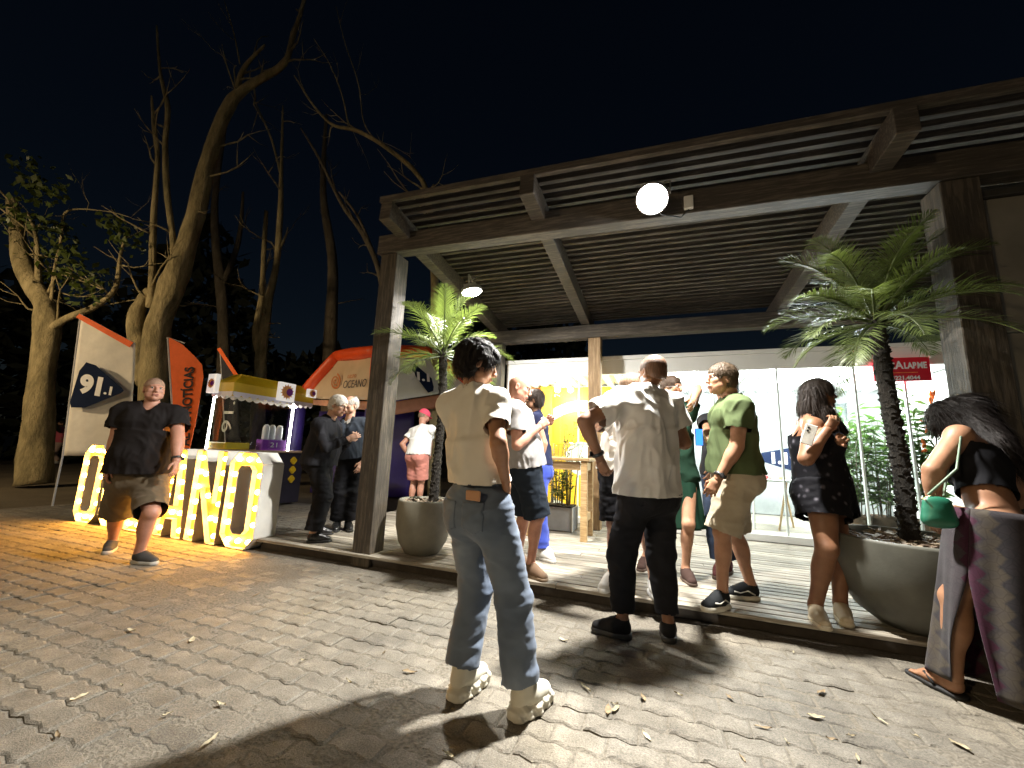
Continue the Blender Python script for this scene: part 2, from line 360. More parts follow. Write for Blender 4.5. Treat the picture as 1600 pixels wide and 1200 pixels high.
# painted partition with the yellow rings
PT = 7.4
cb('partition', CL+.06, .05, PT, PT+.06, .21, 2.40, mat('partition_white', (.75, .76, .73), .5, .05, 3, .05))
YEL = mat('mural_yellow', (.72, .46, .02), .5, .08, 4, .05); ORA = mat('mural_orange', (.75, .26, .015), .5, .08, 4, .05)
def ring(name, r0, r1, a0, a1, c, dt, m, n=72):
    pts = []; F = []
    for i in range(n+1):
        a = a0+(a1-a0)*i/n
        for r_ in (r0, r1):
            s = min(max(c[0]+r_*math.cos(a), CL+.07), .04); z = min(max(c[1]+r_*math.sin(a), .22), 2.39)
            pts += [W(s, PT-dt, z), W(s, PT-.0005, z)]
    for i in range(n):
        b = 4*i; F += [(b, b+4, b+6, b+2), (b+2, b+6, b+7, b+3), (b, b+1, b+5, b+4)]
    return mesh_np(name, pts, F, m, booth)
ring('mural_ring', 1.06, 1.42, 0, 2*math.pi, (-1.36, 1.07), .004, YEL)
ring('mural_ring', .30, .87, 0, 2*math.pi, (-1.36, 1.07), .004, YEL)
cb('mural_band', CL+.062, CL+.3, PT-.006, PT-.0045, .22, 2.395, ORA, 0)
cb('mural_column', CL+.3, CL+.52, PT-.16, PT-.007, .21, 2.396, mat('yellow_column', (.7, .42, .03), .5, .08, 4, .05))
# glass front: panes with slim white mullions, one doorway frame
gm = glass('booth_glass', (.95, .985, .97)); edges = [CL+.13, -1.2, -.05, .72, 1.5, 2.35, 2.85, CR-.13]
for i, (a, b) in enumerate(zip(edges[:-1], edges[1:])):
    MB().box(W((a+b)/2, CT+.05, 1.3), (b-a-.024, .01, 2.15), BF).build('pane', gm, booth)
    if i: cb('mullion', a-.011, a+.011, CT+.03, CT+.07, .216, 2.379, mat('clear_edge', (.6, .66, .64), .3, .05, 3, 0), .002)
for s in (2.35, 2.81): cb('door_post', s-.05, s+.05, CB-.12, CB-.051, .21, 2.1)
cb('door_head', 2.3, 2.86, CB-.122, CB-.053, 2.1, 2.2)
cb('transom_glass', 2.41, 2.75, CB-.1, CB-.06, 1.75, 2.09, mat('pale_blue_glass', (.45, .62, .66), .2, .05, 3, 0))
# mirrored diamond emblem on the back wall
navy = mat('emblem_navy', (.012, .02, .05), .9, .1, 5, 0, spec=.05); wtxt = mat('emblem_white', (.8, .8, .8), .5, .03, 5, 0)
dmd = [(.30, .02), (.24, .1), (-.2, .22), (-.29, .2), (-.3, .0), (-.29, -.2), (-.2, -.22), (.24, -.06)]
ec = W(2.02, CB-.056, 1.2)
em = MB().prism([(-x*1.15, y) for x, y in dmd], .003, ec, E1, EZ, -E2).build('emblem', navy, booth)
text_obj('emblem_lettering', '91.1', .27, ec-E2*.006+E1*.06, -E1, EZ, wtxt, em, .002, offset=.012)
# red alarm-company sign hung under the roof edge
sg = thing('alarm_sign', 'red rectangular sign with white lettering at the booth corner', 'sign', W(2.95, CT-.06, 2.1))
red = mat('sign_red', (.62, .012, .03), .35, .08, 3, .02)
sp = MB().box(W(2.79, CT-.05, 2.315), (.55, .03, .29), BF, .004).build('board', red, sg)
FR = CT-.067
text_obj('lettering', 'TELE', .105, W(2.63, FR, 2.355), E1, EZ, wtxt, sp, .002, .2, offset=.004)
text_obj('lettering', 'A', .135, W(2.77, FR, 2.363), E1, EZ, wtxt, sp, .002, .085, offset=.004)
text_obj('lettering', 'LARME', .105, W(2.925, FR, 2.355), E1, EZ, wtxt, sp, .002, .215, offset=.004)
text_obj('lettering', '3221.4044', .066, W(2.82, FR, 2.205), E1, EZ, wtxt, sp, .002, .27, offset=.002)
MB().box(W(2.76, FR, 2.272), (.36, .003, .009), BF).build('stripe', mat('stripe_orange', (.85, .3, .08), .5), sp)
for x in (2.62, 3.10): MB().box(W(x, CT-.02, 2.5), (.02, .045, .1), BF).build('bracket', WHITE, sg)
# ceiling spot lamps
lampw = mat('lamp_white', (.6, .6, .6), .4, .05); bulbw = glow('spot_bulb', (1, .97, .9), 60); bulby = glow('warm_spot_bulb', (1, .88, .6), 60)
for nm, s, t, wm, lb in (('ceiling_spotlight', -1.6, 6.95, 1, 'twin-head ceiling spotlight shining on the yellow ring mural'), ('ceiling_spotlight', 1.68, 7.1, 0, 'twin-head ceiling spotlight above the white table in the booth'), ('ceiling_spotlight', 2.42, 7.1, 0, 'twin-head ceiling spotlight beside the booth doorway'), ('ceiling_spotlight', .5, 7.0, 0, 'twin-head ceiling spotlight in the middle of the booth ceiling')):
    L = thing(nm, lb, 'spotlight', W(s, t, 2.40), 'spotlights on the booth ceiling')
    MB().box(W(s, t, 2.385), (.34, .05, .03), BF, .004).build('base', lampw, L)
    for k, dx in enumerate((-.11, .12)):
        c = W(s+dx, t-.03, 2.27); ax = nrm(-E2*.55+E1*(.4 if k else -.3)-EZ*.6); fr = np.array([nrm(np.cross(EZ, ax)), np.cross(ax, nrm(np.cross(EZ, ax))), ax])
        MB().tube([W(s+dx, t, 2.37), c], .008, 6).build('arm', lampw, L)
        h = MB().lathe(c, [(.02, -.06), (.04, -.05), (.055, .03), (.05, .03), (.045, .02)], 16, fr).build('head', lampw, L, True)
        MB().lathe(c, [(.0005, .032), (.03, .03), (.045, .02), (.04, .005)], 14, fr).build('bulb', bulby if wm else bulbw, h, True)
    point('lamp_light', W(s, t-.16, 2.14), 85 if wm else 150, (1, .86, .62) if wm else (.95, .98, 1), .06, L)
# ------------------------------------------------------------------ things inside the booth
tb = thing('white_table', 'small white table with wooden trestle leg inside the booth', 'table', W(1.5, 6.95, .2))
MB().box(W(1.5, 6.98, .875), (.72, .5, .03), BF, .006).build('tabletop', WHITE, tb)
wl = mat('pale_wood', (.48, .33, .18), .5, .2, 9)
for a, b, m in (((1.24, 6.78, .86), (1.22, 6.74, .2), WHITE), ((1.24, 7.16, .86), (1.22, 7.2, .2), WHITE), ((1.66, 6.8, .86), (1.52, 6.76, .2), wl), ((1.7, 7.14, .86), (1.8, 7.18, .2), wl)):
    MB().tube([W(*a), W(*b)], .014, 8).build('leg', m, tb)
for k, (s, t, c, h, lb) in enumerate(((1.28, 6.86, (.05, .12, .4), .07, 'small blue jar on the left end of the white booth table'), (1.40, 6.84, (.6, .1, .1), .05, 'small red cup on the white booth table'), (1.50, 6.9, (.7, .7, .66), .06, 'small pale bowl on the middle of the white booth table'), (1.62, 6.85, (.6, .45, .2), .05, 'small tan pot at the right end of the white booth table'))):
    o = MB().lathe(W(s, t, .891), [(.001, 0), (.04, 0), (.052, h*.6), (.05, h), (.042, h), (.04, h*.4), (.001, h*.4)], 16).build('cup', mat('cup_%d' % k, c, .35, .1), None, True, W(s, t, .891)); tag(o, lb, 'cup')
# ================================================================== LAMPS
metal = mat('lamp_metal', (.35, .35, .35), .4, .1, 6, 0, metal=.6)
def floodlight(loc, to, watts, label, hang, spread=170):
    loc = V(loc); L = thing('floodlight', label, 'floodlight', loc, 'floodlights under the pergola')
    ax = nrm(V(to)-loc); x = nrm(np.cross(EZ, ax)); y = np.cross(ax, x); fr = np.array([x, y, ax])
    MB().lathe(loc, [(.001, -.055), (.10, -.055), (.125, -.04), (.13, -.006), (.128, .004), (.118, .004), (.116, -.004)], 28, fr).build('housing', metal, L, True)
    for k in range(7): MB().box(loc-ax*.066+x*(k-3)*.026, (.008, .15, .03), fr).build('cooling_fin', metal, L)
    MB().lathe(loc, [(.116, -.003), (.10, .012), (.06, .024), (.001, .029)], 24, fr).build('lens', glow('flood_led', (1, .98, .94), 160), L, True)
    m = MB()
    for sx in (-1, 1): m.beam(loc-ax*.03+x*sx*.135, loc-ax*.09+x*sx*.135+EZ*.08, .022, .005, x)
    m.beam(loc-ax*.09-x*.137+EZ*.08, loc-ax*.09+x*.137+EZ*.08, .022, .005); m.tube([loc-ax*.09+EZ*.08, V(hang)], .012, 8); m.build('bracket', metal, L)
    area('flood_light', loc+ax*.034, to, .17, watts, (1, .965, .9), L, R(spread))
floodlight(W(-.02, 3.12, 3.19), W(-.5, .8, .2), 290, 'brightest floodlight, on the front beam of the pergola', W(-.02, 3.29, 3.24))
floodlight(W(-2.12, 4.15, 3.04), W(-1.5, 4.3, 0), 150, 'floodlight hanging beside the left palm under the slats', W(-2.15, 4.3, 3.3), 170)
cb_ = thing('junction_box', 'small white electrical box on the beam right of the brightest floodlight', 'electrical box', W(.26, 3.27, 3.2)); MB().box(W(.26, 3.268, 3.2), (.07, .035, .11), BF, .004).build('case', WHITE, cb_); MB().tube([W(.26, 3.272, 3.14), W(.2, 3.27, 3.08), W(.05, 3.22, 3.1), W(-.02, 3.18, 3.16)], .006, 6).build('cable', mat('cable_black', (.012, .012, .012), .6), cb_, True)
# unseen street lamps, assumed from the warm light on the trees and people's backs
def assumed_street_lamp(p, h, watts, to, label, down=3, fwd=1.6, spread=170):
    p = V(p); L = thing('assumed_street_lamp', label, 'street lamp', p, 'assumed street lamps out of view')
    MB().tube([p, p+EZ*h], [.09, .05], 12).build('pole', metal, L)
    to = nrm(to); MB().tube([p+EZ*h, p+EZ*(h+.25)+to*.5, p+EZ*(h+.3)+to*1.1], .03, 8).build('arm', metal, L)
    c = p+EZ*(h+.28)+to*1.3; x = np.cross(to, EZ)
    MB().box(c, (.5, .2, .1), np.array([to, -x, EZ]), .02).build('lamp_head', metal, L)
    MB().box(c-EZ*.052, (.36, .14, .02), np.array([to, -x, EZ]), .006).build('lens', glow('assumed_sodium', (1, .62, .22), 60), L)
    area('assumed_sodium_light', c-EZ*.07, c-EZ*down+to*fwd, .3, watts, (1, .74, .42), L, R(spread))
assumed_street_lamp((-7.0, -5.2, 0), 3.7, 220, V(.5, 1, 0), 'assumed unseen warm street lamp behind the left of the paving, nearer the viewer')  # assumed lamp, out of view, added to warm the people's backs
assumed_street_lamp((-13.2, 1.6, 0), 4.4, 300, V(.42, 1, 0), 'assumed unseen warm street lamp beside the pollarded tree at the far left', 1.2, 6, 130)  # second assumed lamp, also out of view, added to light the trees
# ================================================================== TREES
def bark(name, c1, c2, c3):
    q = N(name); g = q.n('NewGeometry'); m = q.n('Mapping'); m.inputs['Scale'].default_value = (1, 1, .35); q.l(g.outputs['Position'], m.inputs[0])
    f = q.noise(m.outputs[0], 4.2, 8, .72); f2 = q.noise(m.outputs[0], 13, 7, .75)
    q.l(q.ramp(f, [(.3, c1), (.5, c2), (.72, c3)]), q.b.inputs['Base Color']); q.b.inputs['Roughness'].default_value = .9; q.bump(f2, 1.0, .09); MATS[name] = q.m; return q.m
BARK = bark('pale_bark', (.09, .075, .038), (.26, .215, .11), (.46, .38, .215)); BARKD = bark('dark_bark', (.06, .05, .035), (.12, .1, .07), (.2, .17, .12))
def leafmat(name, c, gloss=.4):
    q = N(name); g = q.n('NewGeometry'); f = q.noise(g.outputs['Position'], 5, 3)
    q.l(q.ramp(f, [(.3, tuple(x*.55 for x in c)), (.55, c), (.8, tuple(min(1, x*1.7) for x in c))]), q.b.inputs['Base Color']); q.b.inputs['Roughness'].default_value = gloss
    t = q.n('BsdfTranslucent'); t.inputs[0].default_value = (c[0]*1.6, c[1]*1.7, c[2], 1); mx = q.n('MixShader'); mx.inputs[0].default_value = .3
    q.l(q.b.outputs[0], mx.inputs[1]); q.l(t.outputs[0], mx.inputs[2]); q.l(mx.outputs[0], q.o.inputs[0]); MATS[name] = q.m; return q.m
LEAF = leafmat('tree_leaf', (.07, .095, .025)); LEAFD = leafmat('dark_leaf', (.03, .04, .02)); LEAFP = leafmat('palm_leaf', (.085, .11, .034), .45); LEAFB = leafmat('bush_leaf', (.05, .1, .025), .35)
def smoothpath(P, R_, n=5):
    P = [V(p) for p in P]; out = []; rr = []
    for i in range(len(P)-1):
        p0 = P[max(i-1, 0)]; p1 = P[i]; p2 = P[i+1]; p3 = P[min(i+2, len(P)-1)]
        for k in range(n):
            u = k/n; out.append(.5*((2*p1)+(-p0+p2)*u+(2*p0-5*p1+4*p2-p3)*u*u+(-p0+3*p1-3*p2+p3)*u**3)); rr.append(R_[i]*(1-u)+R_[i+1]*u)
    out.append(P[-1]); rr.append(R_[-1]); return out, rr
def leaves(cs, n, spread, size, seed=0, droop=.3):
    g = np.random.default_rng(seed); v = []; f = []
    for c in cs:
        for _ in range(n):
            p = V(c)+g.normal(0, 1, 3)*spread; d = nrm(g.normal(0, 1, 3)-V(0, 0, droop)); sd = nrm(np.cross(d, g.normal(0, 1, 3))); l = size*g.uniform(.6, 1.4); wd = l*.28
            k = len(v); v += [p, p+d*l*.5+sd*wd, p+d*l, p+d*l*.5-sd*wd]; f.append((k, k+1, k+2, k+3))
    return v, f
def tree(name, label, Y, limbs, bk, leafpts=(), ln=40, ls=.12, lsz=.12, lm=None, seed=1, base=None):
    """limbs: lists of (pixel x, pixel y, radius in metres[, depth])"""
    b = at(limbs[0][0][0], limbs[0][0][1], limbs[0][0][3] if len(limbs[0][0]) > 3 else Y); b[2] = 0 if base is None else base
    T = thing(name, label, 'tree', b)
    for i, L in enumerate(limbs):
        P = [at(q[0], q[1], q[3] if len(q) > 3 else Y) for q in L]; rr = [q[2]*(.66 if Y < 12 else 1) for q in L]
        if i == 0:
            P[0] = V(P[0][0], P[0][1], -.06) if P[0][2] > .05 else P[0]
        pp, r2 = smoothpath(P, rr, 6); MB().tube(pp, r2, 14 if rr[0] > .08 else 7, True, .1, seed+i).build('trunk' if i == 0 else 'limb', bk, T, True)
    g = np.random.default_rng(seed+500); tw = MB()
    for L in limbs:
        P = [at(q[0], q[1], q[3] if len(q) > 3 else Y) for q in L]; rr = [q[2]*.66 for q in L]
        for k in range(len(P)-1):
            if P[k][2] < 2.6: continue
            for _ in range(1):
                u = g.uniform(); p = P[k]*(1-u)+P[k+1]*u; d = nrm(V(g.normal(), g.normal()*.6, .7+g.normal()*.5)); tl = g.uniform(.5, 1.9); r0 = min(rr[k]*.4, .028); Q = [p]
                for j in range(5): d = nrm(d+g.normal(0, .22, 3)); Q.append(Q[-1]+d*tl/5)
                tw.tube(Q, [r0*(1-.17*j) for j in range(6)], 5)
                for j in (2, 3): e = nrm(d+g.normal(0, .7, 3)); tw.tube([Q[j], Q[j]+e*tl*.2, Q[j]+e*tl*.35+EZ*.08], [r0*.5, r0*.35, r0*.15], 4)
    if tw.v: tag(tw.build('twigs', bk, T, True), kind='stuff')
    if len(leafpts):
        v, f = leaves([at(x, y, Y+dy) for x, y, dy in leafpts], ln, ls, lsz, seed); mesh_np('crown', v, f, lm or LEAF, T)
    return T
g_ = np.random.default_rng(3)
lp = [(x+g_.normal(0, 9), y+g_.normal(0, 9), g_.normal(0, .35)) for x, y in ((40, 320), (60, 300), (30, 345), (50, 350), (85, 300), (45, 270), (75, 385), (95, 400), (80, 420), (110, 400), (120, 440), (150, 435), (165, 445), (90, 440), (180, 360), (190, 350), (200, 370), (60, 390), (100, 370), (70, 345), (115, 425), (140, 455), (22, 320), (50, 255))]
tree('pollarded_tree', 'pale pollarded tree with leafy sprouts at the far left', 9.3, [[(52, 757, .50), (58, 690, .40), (66, 590, .36), (74, 500, .34), (66, 470, .30), (38, 420, .27), (26, 360, .22), (18, 310, .14)],
    [(74, 520, .2), (100, 500, .12), (150, 478, .10), (180, 450, .08), (188, 400, .05), (196, 370, .03)], [(62, 480, .12), (60, 430, .10), (56, 370, .06), (42, 330, .03)], [(80, 470, .06), (84, 430, .05), (96, 370, .04), (105, 330, .035), (165, 330, .02), (205, 340, .012)], [(74, 460, .05), (92, 430, .03), (130, 440, .03), (165, 455, .02)]],
    BARK, lp, 34, .16, .17, LEAF, 3)
tree('forked_tree', 'large smooth-barked tree with a long limb reaching up right behind the banners', 9.4, [[(236, 735, .54), (238, 640, .45), (242, 560, .41), (250, 500, .38), (268, 450, .40), (290, 390, .34), (312, 310, .29), (330, 235, .26), (355, 170, .22), (378, 142, .18), (410, 122, .14), (445, 98, .12), (458, 55, .10), (470, 20, .08), (485, -40, .06)],
    [(228, 600, .3), (212, 510, .26), (222, 470, .2), (236, 455, .16)], [(236, 480, .16), (238, 420, .11), (240, 340, .10), (246, 250, .09), (240, 190, .07), (237, 150, .03)], [(272, 440, .14), (271, 380, .11), (262, 310, .10), (258, 230, .10), (262, 170, .09), (250, 110, .06), (245, 40, .03)], [(368, 155, .12), (376, 118, .10), (390, 95, .08), (414, 70, .035)], [(405, 124, .04), (410, 108, .03), (412, 92, .012)], [(370, 145, .04), (366, 110, .03), (369, 102, .02)], [(262, 520, .05), (240, 470, .03), (160, 478, .02), (90, 500, .012)], [(375, 100, .03), (365, 50, .025), (350, 0, .012)]],
    BARK, (), seed=11)
tree('slender_tree', 'slender pale twin-stemmed tree behind the drinks cart', 11.5, [[(404, 712, .30), (405, 620, .26), (408, 560, .25), (418, 480, .17), (432, 410, .14), (438, 330, .12), (440, 250, .08), (442, 165, .03)],
    [(408, 560, .2), (400, 520, .16), (408, 470, .12), (412, 400, .10), (416, 330, .08)], [(438, 270, .06), (425, 220, .05), (408, 180, .04), (392, 145, .02)], [(432, 400, .06), (446, 370, .04), (450, 355, .02)]], BARK, (), seed=21)
g2 = [(x+g_.normal(0, 30), y+g_.normal(0, 30), g_.normal(0, 1.0)) for x, y in ((520, 60), (560, 110), (620, 150), (500, 150), (660, 100), (700, 60), (580, 40), (640, 210))]
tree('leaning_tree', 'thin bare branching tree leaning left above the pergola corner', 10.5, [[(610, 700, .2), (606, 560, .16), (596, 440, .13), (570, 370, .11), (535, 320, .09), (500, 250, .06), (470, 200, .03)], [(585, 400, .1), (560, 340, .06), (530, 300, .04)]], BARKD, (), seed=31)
tree('arching_tree', 'pale arching bare limb above the left end of the pergola', 8.6, [[(690, 620, .2), (680, 450, .15), (668, 310, .10), (650, 270, .09), (610, 235, .08), (560, 205, .07), (520, 195, .05), (490, 165, .04), (460, 118, .02)], [(667, 306, .05), (678, 288, .03)], [(545, 200, .03), (535, 150, .025), (515, 100, .02), (490, 60, .01)], [(600, 230, .03), (570, 195, .02), (560, 130, .02), (540, 70, .015), (525, 10, .01)]], BARK, (), seed=41)
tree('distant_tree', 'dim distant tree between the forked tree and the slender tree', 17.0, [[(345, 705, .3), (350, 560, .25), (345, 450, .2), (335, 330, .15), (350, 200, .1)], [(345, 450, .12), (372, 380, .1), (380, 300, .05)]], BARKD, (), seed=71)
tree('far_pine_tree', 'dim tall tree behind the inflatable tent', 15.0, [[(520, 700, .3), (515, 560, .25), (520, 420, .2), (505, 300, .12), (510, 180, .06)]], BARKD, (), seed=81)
# far-off wood that closes the view behind the banners and the tent
g = np.random.default_rng(77); wv_ = []; wf_ = []
for i in range(15000):
    a = R(g.uniform(58, 158)); d = g.uniform(24, 33); hgt = 9.5*(.8+.35*math.sin(a*9)+.2*math.sin(a*23)); z = hgt*g.uniform(0, 1)**.8; p = V(d*math.cos(a), d*math.sin(a), z); u = nrm(g.normal(0, 1, 3)); w2 = nrm(np.cross(u, g.normal(0, 1, 3))); sz = g.uniform(.25, .6); k = len(wv_)
    wv_ += [p-u*sz, p+w2*sz*.5, p+u*sz, p-w2*sz*.5]; wf_.append((k, k+1, k+2, k+3))
tag(mesh_np('woodland', wv_, wf_, leafmat('wood_leaf', (.018, .024, .012), .7)), 'dark far-off wood behind the banners and the tent', 'trees', kind='stuff')
# ================================================================== PALMS IN PLANTERS
trunkm = bark('palm_bark', (.01, .008, .006), (.02, .016, .011), (.04, .032, .023))
def frond(base, az, el, ln, seed, sag=1.0, nl=46):
    g = np.random.default_rng(seed); h = V(math.cos(az), math.sin(az), 0); P = []; p = V(base); e = el
    n = 16
    for i in range(n+1):
        P.append(p.copy()); p = p+(h*math.cos(e)+EZ*math.sin(e))*ln/n; e -= sag*(1.25/n)*(.25+1.3*i/n)
    m = MB(); m.tube(P, [.011*(1-.85*i/n) for i in range(n+1)], 5); v = m.v; f = m.f
    for i in range(nl):
        u = .16+.84*i/nl; k = min(int(u*n), n-1); w_ = u*n-k; q = P[k]*(1-w_)+P[k+1]*w_; d = nrm(P[k+1]-P[k]); sd0 = nrm(np.cross(d, EZ)); upn = np.cross(sd0, d)
        L = ln*(.30*math.sin(math.pi*min(1, u*.92+.10))**.7+.03)
        for sg in (-1, 1):
            dr = nrm(sd0*sg*1.0+d*(.75+.5*u)+upn*(.35+g.normal(0, .16))); wv = nrm(np.cross(dr, upn))*.0036; l = L*g.uniform(.85, 1.1)
            a = q; b = q+dr*l*.5-EZ*l*.03; c = q+dr*l-EZ*l*(.16+g.uniform(0, .14)); j = len(v)
            v += [tuple(a-wv*.5), tuple(a+wv*.5), tuple(b+wv), tuple(b-wv), tuple(c)]; f += [(j, j+1, j+2, j+3), (j+3, j+2, j+4)]
    return v, f
def palm(name, label, P, r, nf, ln, seed, crown_sag=1.0, elr=(-.5, 1.35)):
    P = [V(p) for p in P]; T = thing(name, label, 'palm', P[0]); pp, rr = smoothpath(P, [r*1.15]+[r]*(len(P)-2)+[r*1.05], 10)
    tr = MB().tube(pp, rr, 14, True, .05, seed).build('trunk', trunkm, T, True)
    g = np.random.default_rng(seed); v = []; f = []
    for i in range(len(pp)-1):                     # stubs of old leaf bases all round the trunk
        for k in range(9):
            a = k*2*math.pi/9+i*.7; p = pp[i]*(1-.5)+pp[i+1]*.5; o = V(math.cos(a), math.sin(a), 0); sd = V(-math.sin(a), math.cos(a), 0); rr_ = rr[i]*g.uniform(.9, 1.05); hgt = .05*g.uniform(.6, 1.3); j = len(v)
            a += g.normal(0, .3); o = V(math.cos(a), math.sin(a), 0); sd = V(-math.sin(a), math.cos(a), 0); p = p+EZ*g.normal(0, .02); v += [p+o*rr_*.8+sd*.018, p+o*rr_*.8-sd*.018, p+o*(rr_+.26*r)+EZ*hgt*.6-sd*.012, p+o*(rr_+.26*r)+EZ*hgt*.6+sd*.012, p+o*(rr_*.85)+EZ*hgt]
            f += [(j, j+1, j+2, j+3), (j+3, j+2, j+4), (j, j+3, j+4), (j+1, j+4, j+2)]
    mesh_np('leaf_stubs', v, f, trunkm, T)
    for i in range(nf):
        u = i/nf; el = elr[1]-(elr[1]-elr[0])*u+g.normal(0, .08); az = i*2.39996+g.normal(0, .12)
        v, f = frond(pp[-1]+EZ*.02-EZ*.08*u+V(math.cos(az), math.sin(az), 0)*r*.5, az, el, ln*g.uniform(.85, 1.1)*(1-.12*abs(u-.5)), seed*100+i, crown_sag); mesh_np('frond', v, f, LEAFP, T)
    return T
conc = mat('planter_concrete', (.17, .16, .125), .75, .22, 4, .25, .004, bscale=70); concd = mat('dark_planter', (.10, .10, .082), .55, .3, 3, .2, .004, bscale=60)
soilm = mat('pot_soil', (.03, .024, .017), .95, .4, 30, .6, .02)
chipm = [mat('chip_%d' % i, c, .8, .4, 30, .3) for i, c in enumerate(((.25, .19, .13), (.4, .33, .25), (.12, .085, .06)))]
def planter(label, c, prof, m, rsoil, zs, chips, seed):
    c = V(c); P = thing('planter_pot', label, 'planter', c)
    MB().lathe(c, prof, 56).build('bowl', m, P, True)
    MB().lathe(c, [(.001, zs+.02), (rsoil*.5, zs+.015), (rsoil, zs)], 40).build('soil', soilm, P, True)
    g = np.random.default_rng(seed); 
    mb = [MB(), MB(), MB()]
    for i in range(chips):
        a = g.uniform(0, 6.28); rr = rsoil*math.sqrt(g.uniform(0, .96)); fr = np.linalg.qr(np.eye(3)+g.normal(0, .28, (3, 3)))[0]; th = g.uniform(0, 6.28)
        fr = np.array([[math.cos(th), math.sin(th), 0], [-math.sin(th), math.cos(th), 0], [0, 0, 1]])@fr
        mb[i % 3].box(c+V(rr*math.cos(a), rr*math.sin(a), zs+.02+g.uniform(0, .025)), (g.uniform(.03, .09), g.uniform(.015, .035), .008), fr)
    for i in range(3): tag(mb[i].build('bark_chips', chipm[i], P), kind='stuff')
    return P
# left pot: tall rounded barrel; right pot: wide bowl
LP = gnd(657, 866, DZ)+V(0, .05, 0)
planter('tall rounded beige pot holding the left palm beside the pergola post', LP, [(.001, 0), (.13, 0), (.17, .015), (.235, .12), (.27, .27), (.275, .38), (.262, .50), (.255, .515), (.24, .515), (.235, .48), (.23, .40)], conc, .235, .46, 50, 5)
q0 = LP+EZ*.47
palm('pot_palm', 'palm with a thin dark trunk in the tall left pot', [q0+V(.08, 0, 0), q0+V(.09, .02, .5), q0+V(.10, .03, 1.0), q0+V(.07, .03, 1.58)], .04, 22, .74, 3, .95, (-.4, 1.4))
RP = V(2.70, 2.78, DZ)
planter('wide grey bowl planter full of bark chips at the right', RP, [(.001, 0), (.18, 0), (.225, .01), (.33, .09), (.41, .22), (.45, .38), (.46, .54), (.46, .555), (.447, .56), (.437, .55), (.43, .49)], concd, .435, .50, 240, 6)
q1 = RP+EZ*.5
palm('pot_palm', 'larger palm with a shaggy trunk in the wide right bowl', [q1+V(-.02, 0, 0), q1+V(-.015, .0, .45), q1+V(-.04, .0, .9), q1+V(-.07, .0, 1.58)], .047, 34, .74, 8, 1.0, (-.35, 1.45))
# ================================================================== MARQUEE LETTERS
CREAM = mat('letter_face', (.34, .31, .13), .55, .08, 5, .05); LWHITE = mat('letter_side', (.72, .7, .64), .6, .1, 4, .1)
bulbm = glow('warm_bulb', (1, .46, .07), 75); sockm = mat('bulb_socket', (.3, .26, .2), .5)
def octo(x0, x1, y0, y1, c): return [(x0+c, y0), (x1-c, y0), (x1, y0+c), (x1, y1-c), (x1-c, y1), (x0+c, y1), (x0, y1-c), (x0, y0+c)]
LW, LH, ST = .50, 1.0, .135
GL = {
 'O': ([octo(0, LW, 0, LH, .12), octo(ST, LW-ST, ST, LH-ST, .05)], [(.11, .07), (.265, .07), (.42, .07), (.11, .93), (.265, .93), (.42, .93), (.07, .25), (.07, .42), (.07, .59), (.07, .76), (.46, .25), (.46, .42), (.46, .59), (.46, .76)]),
 'C': ([[(.12, 0), (LW-.12, 0), (LW, .12), (LW, .34), (LW-ST, .34), (LW-ST, .19), (LW-ST-.05, ST), (ST+.05, ST), (ST, .2), (ST, LH-.2), (ST+.05, LH-ST), (LW-ST-.05, LH-ST), (LW-ST, LH-.19), (LW-ST, LH-.34), (LW, LH-.34), (LW, LH-.12), (LW-.12, LH), (.12, LH), (0, LH-.12), (0, .12)]], [(.11, .07), (.265, .07), (.42, .07), (.11, .93), (.265, .93), (.42, .93), (.07, .25), (.07, .42), (.07, .59), (.07, .76), (.46, .26), (.46, .74)]),
 'E': ([[(0, 0), (LW-.04, 0), (LW-.04, ST), (ST, ST), (ST, .43), (LW-.12, .43), (LW-.12, .57), (ST, .57), (ST, LH-ST), (LW-.04, LH-ST), (LW-.04, LH), (0, LH)]], [(.07, .07), (.24, .07), (.41, .07), (.07, .93), (.24, .93), (.41, .93), (.07, .24), (.07, .41), (.07, .59), (.07, .76), (.24, .5), (.35, .5)]),
 'A': ([[(0, 0), (.15, 0), (.18, .2), (LW-.18, .2), (LW-.15, 0), (LW, 0), (LW-.12, LH), (.12, LH)], [(.2, .34), (LW-.2, .34), (LW/2+.02, .8), (LW/2-.02, .8)]], [(.085, .08), (.12, .27), (.15, .45), (.18, .62), (.20, .8), (.265, .92), (.335, .8), (.35, .62), (.38, .45), (.41, .27), (.445, .08), (.265, .27)]),
 'N': ([[(0, 0), (ST, 0), (ST, .58), (LW-ST, 0), (LW, 0), (LW, LH), (LW-ST, LH), (LW-ST, .42), (ST, LH), (0, LH)]], [(.07, .08), (.07, .25), (.07, .42), (.07, .59), (.07, .76), (.07, .92), (.46, .08), (.46, .25), (.46, .42), (.46, .59), (.46, .76), (.46, .92), (.17, .74), (.265, .5), (.36, .26)])}
bulb_me = None
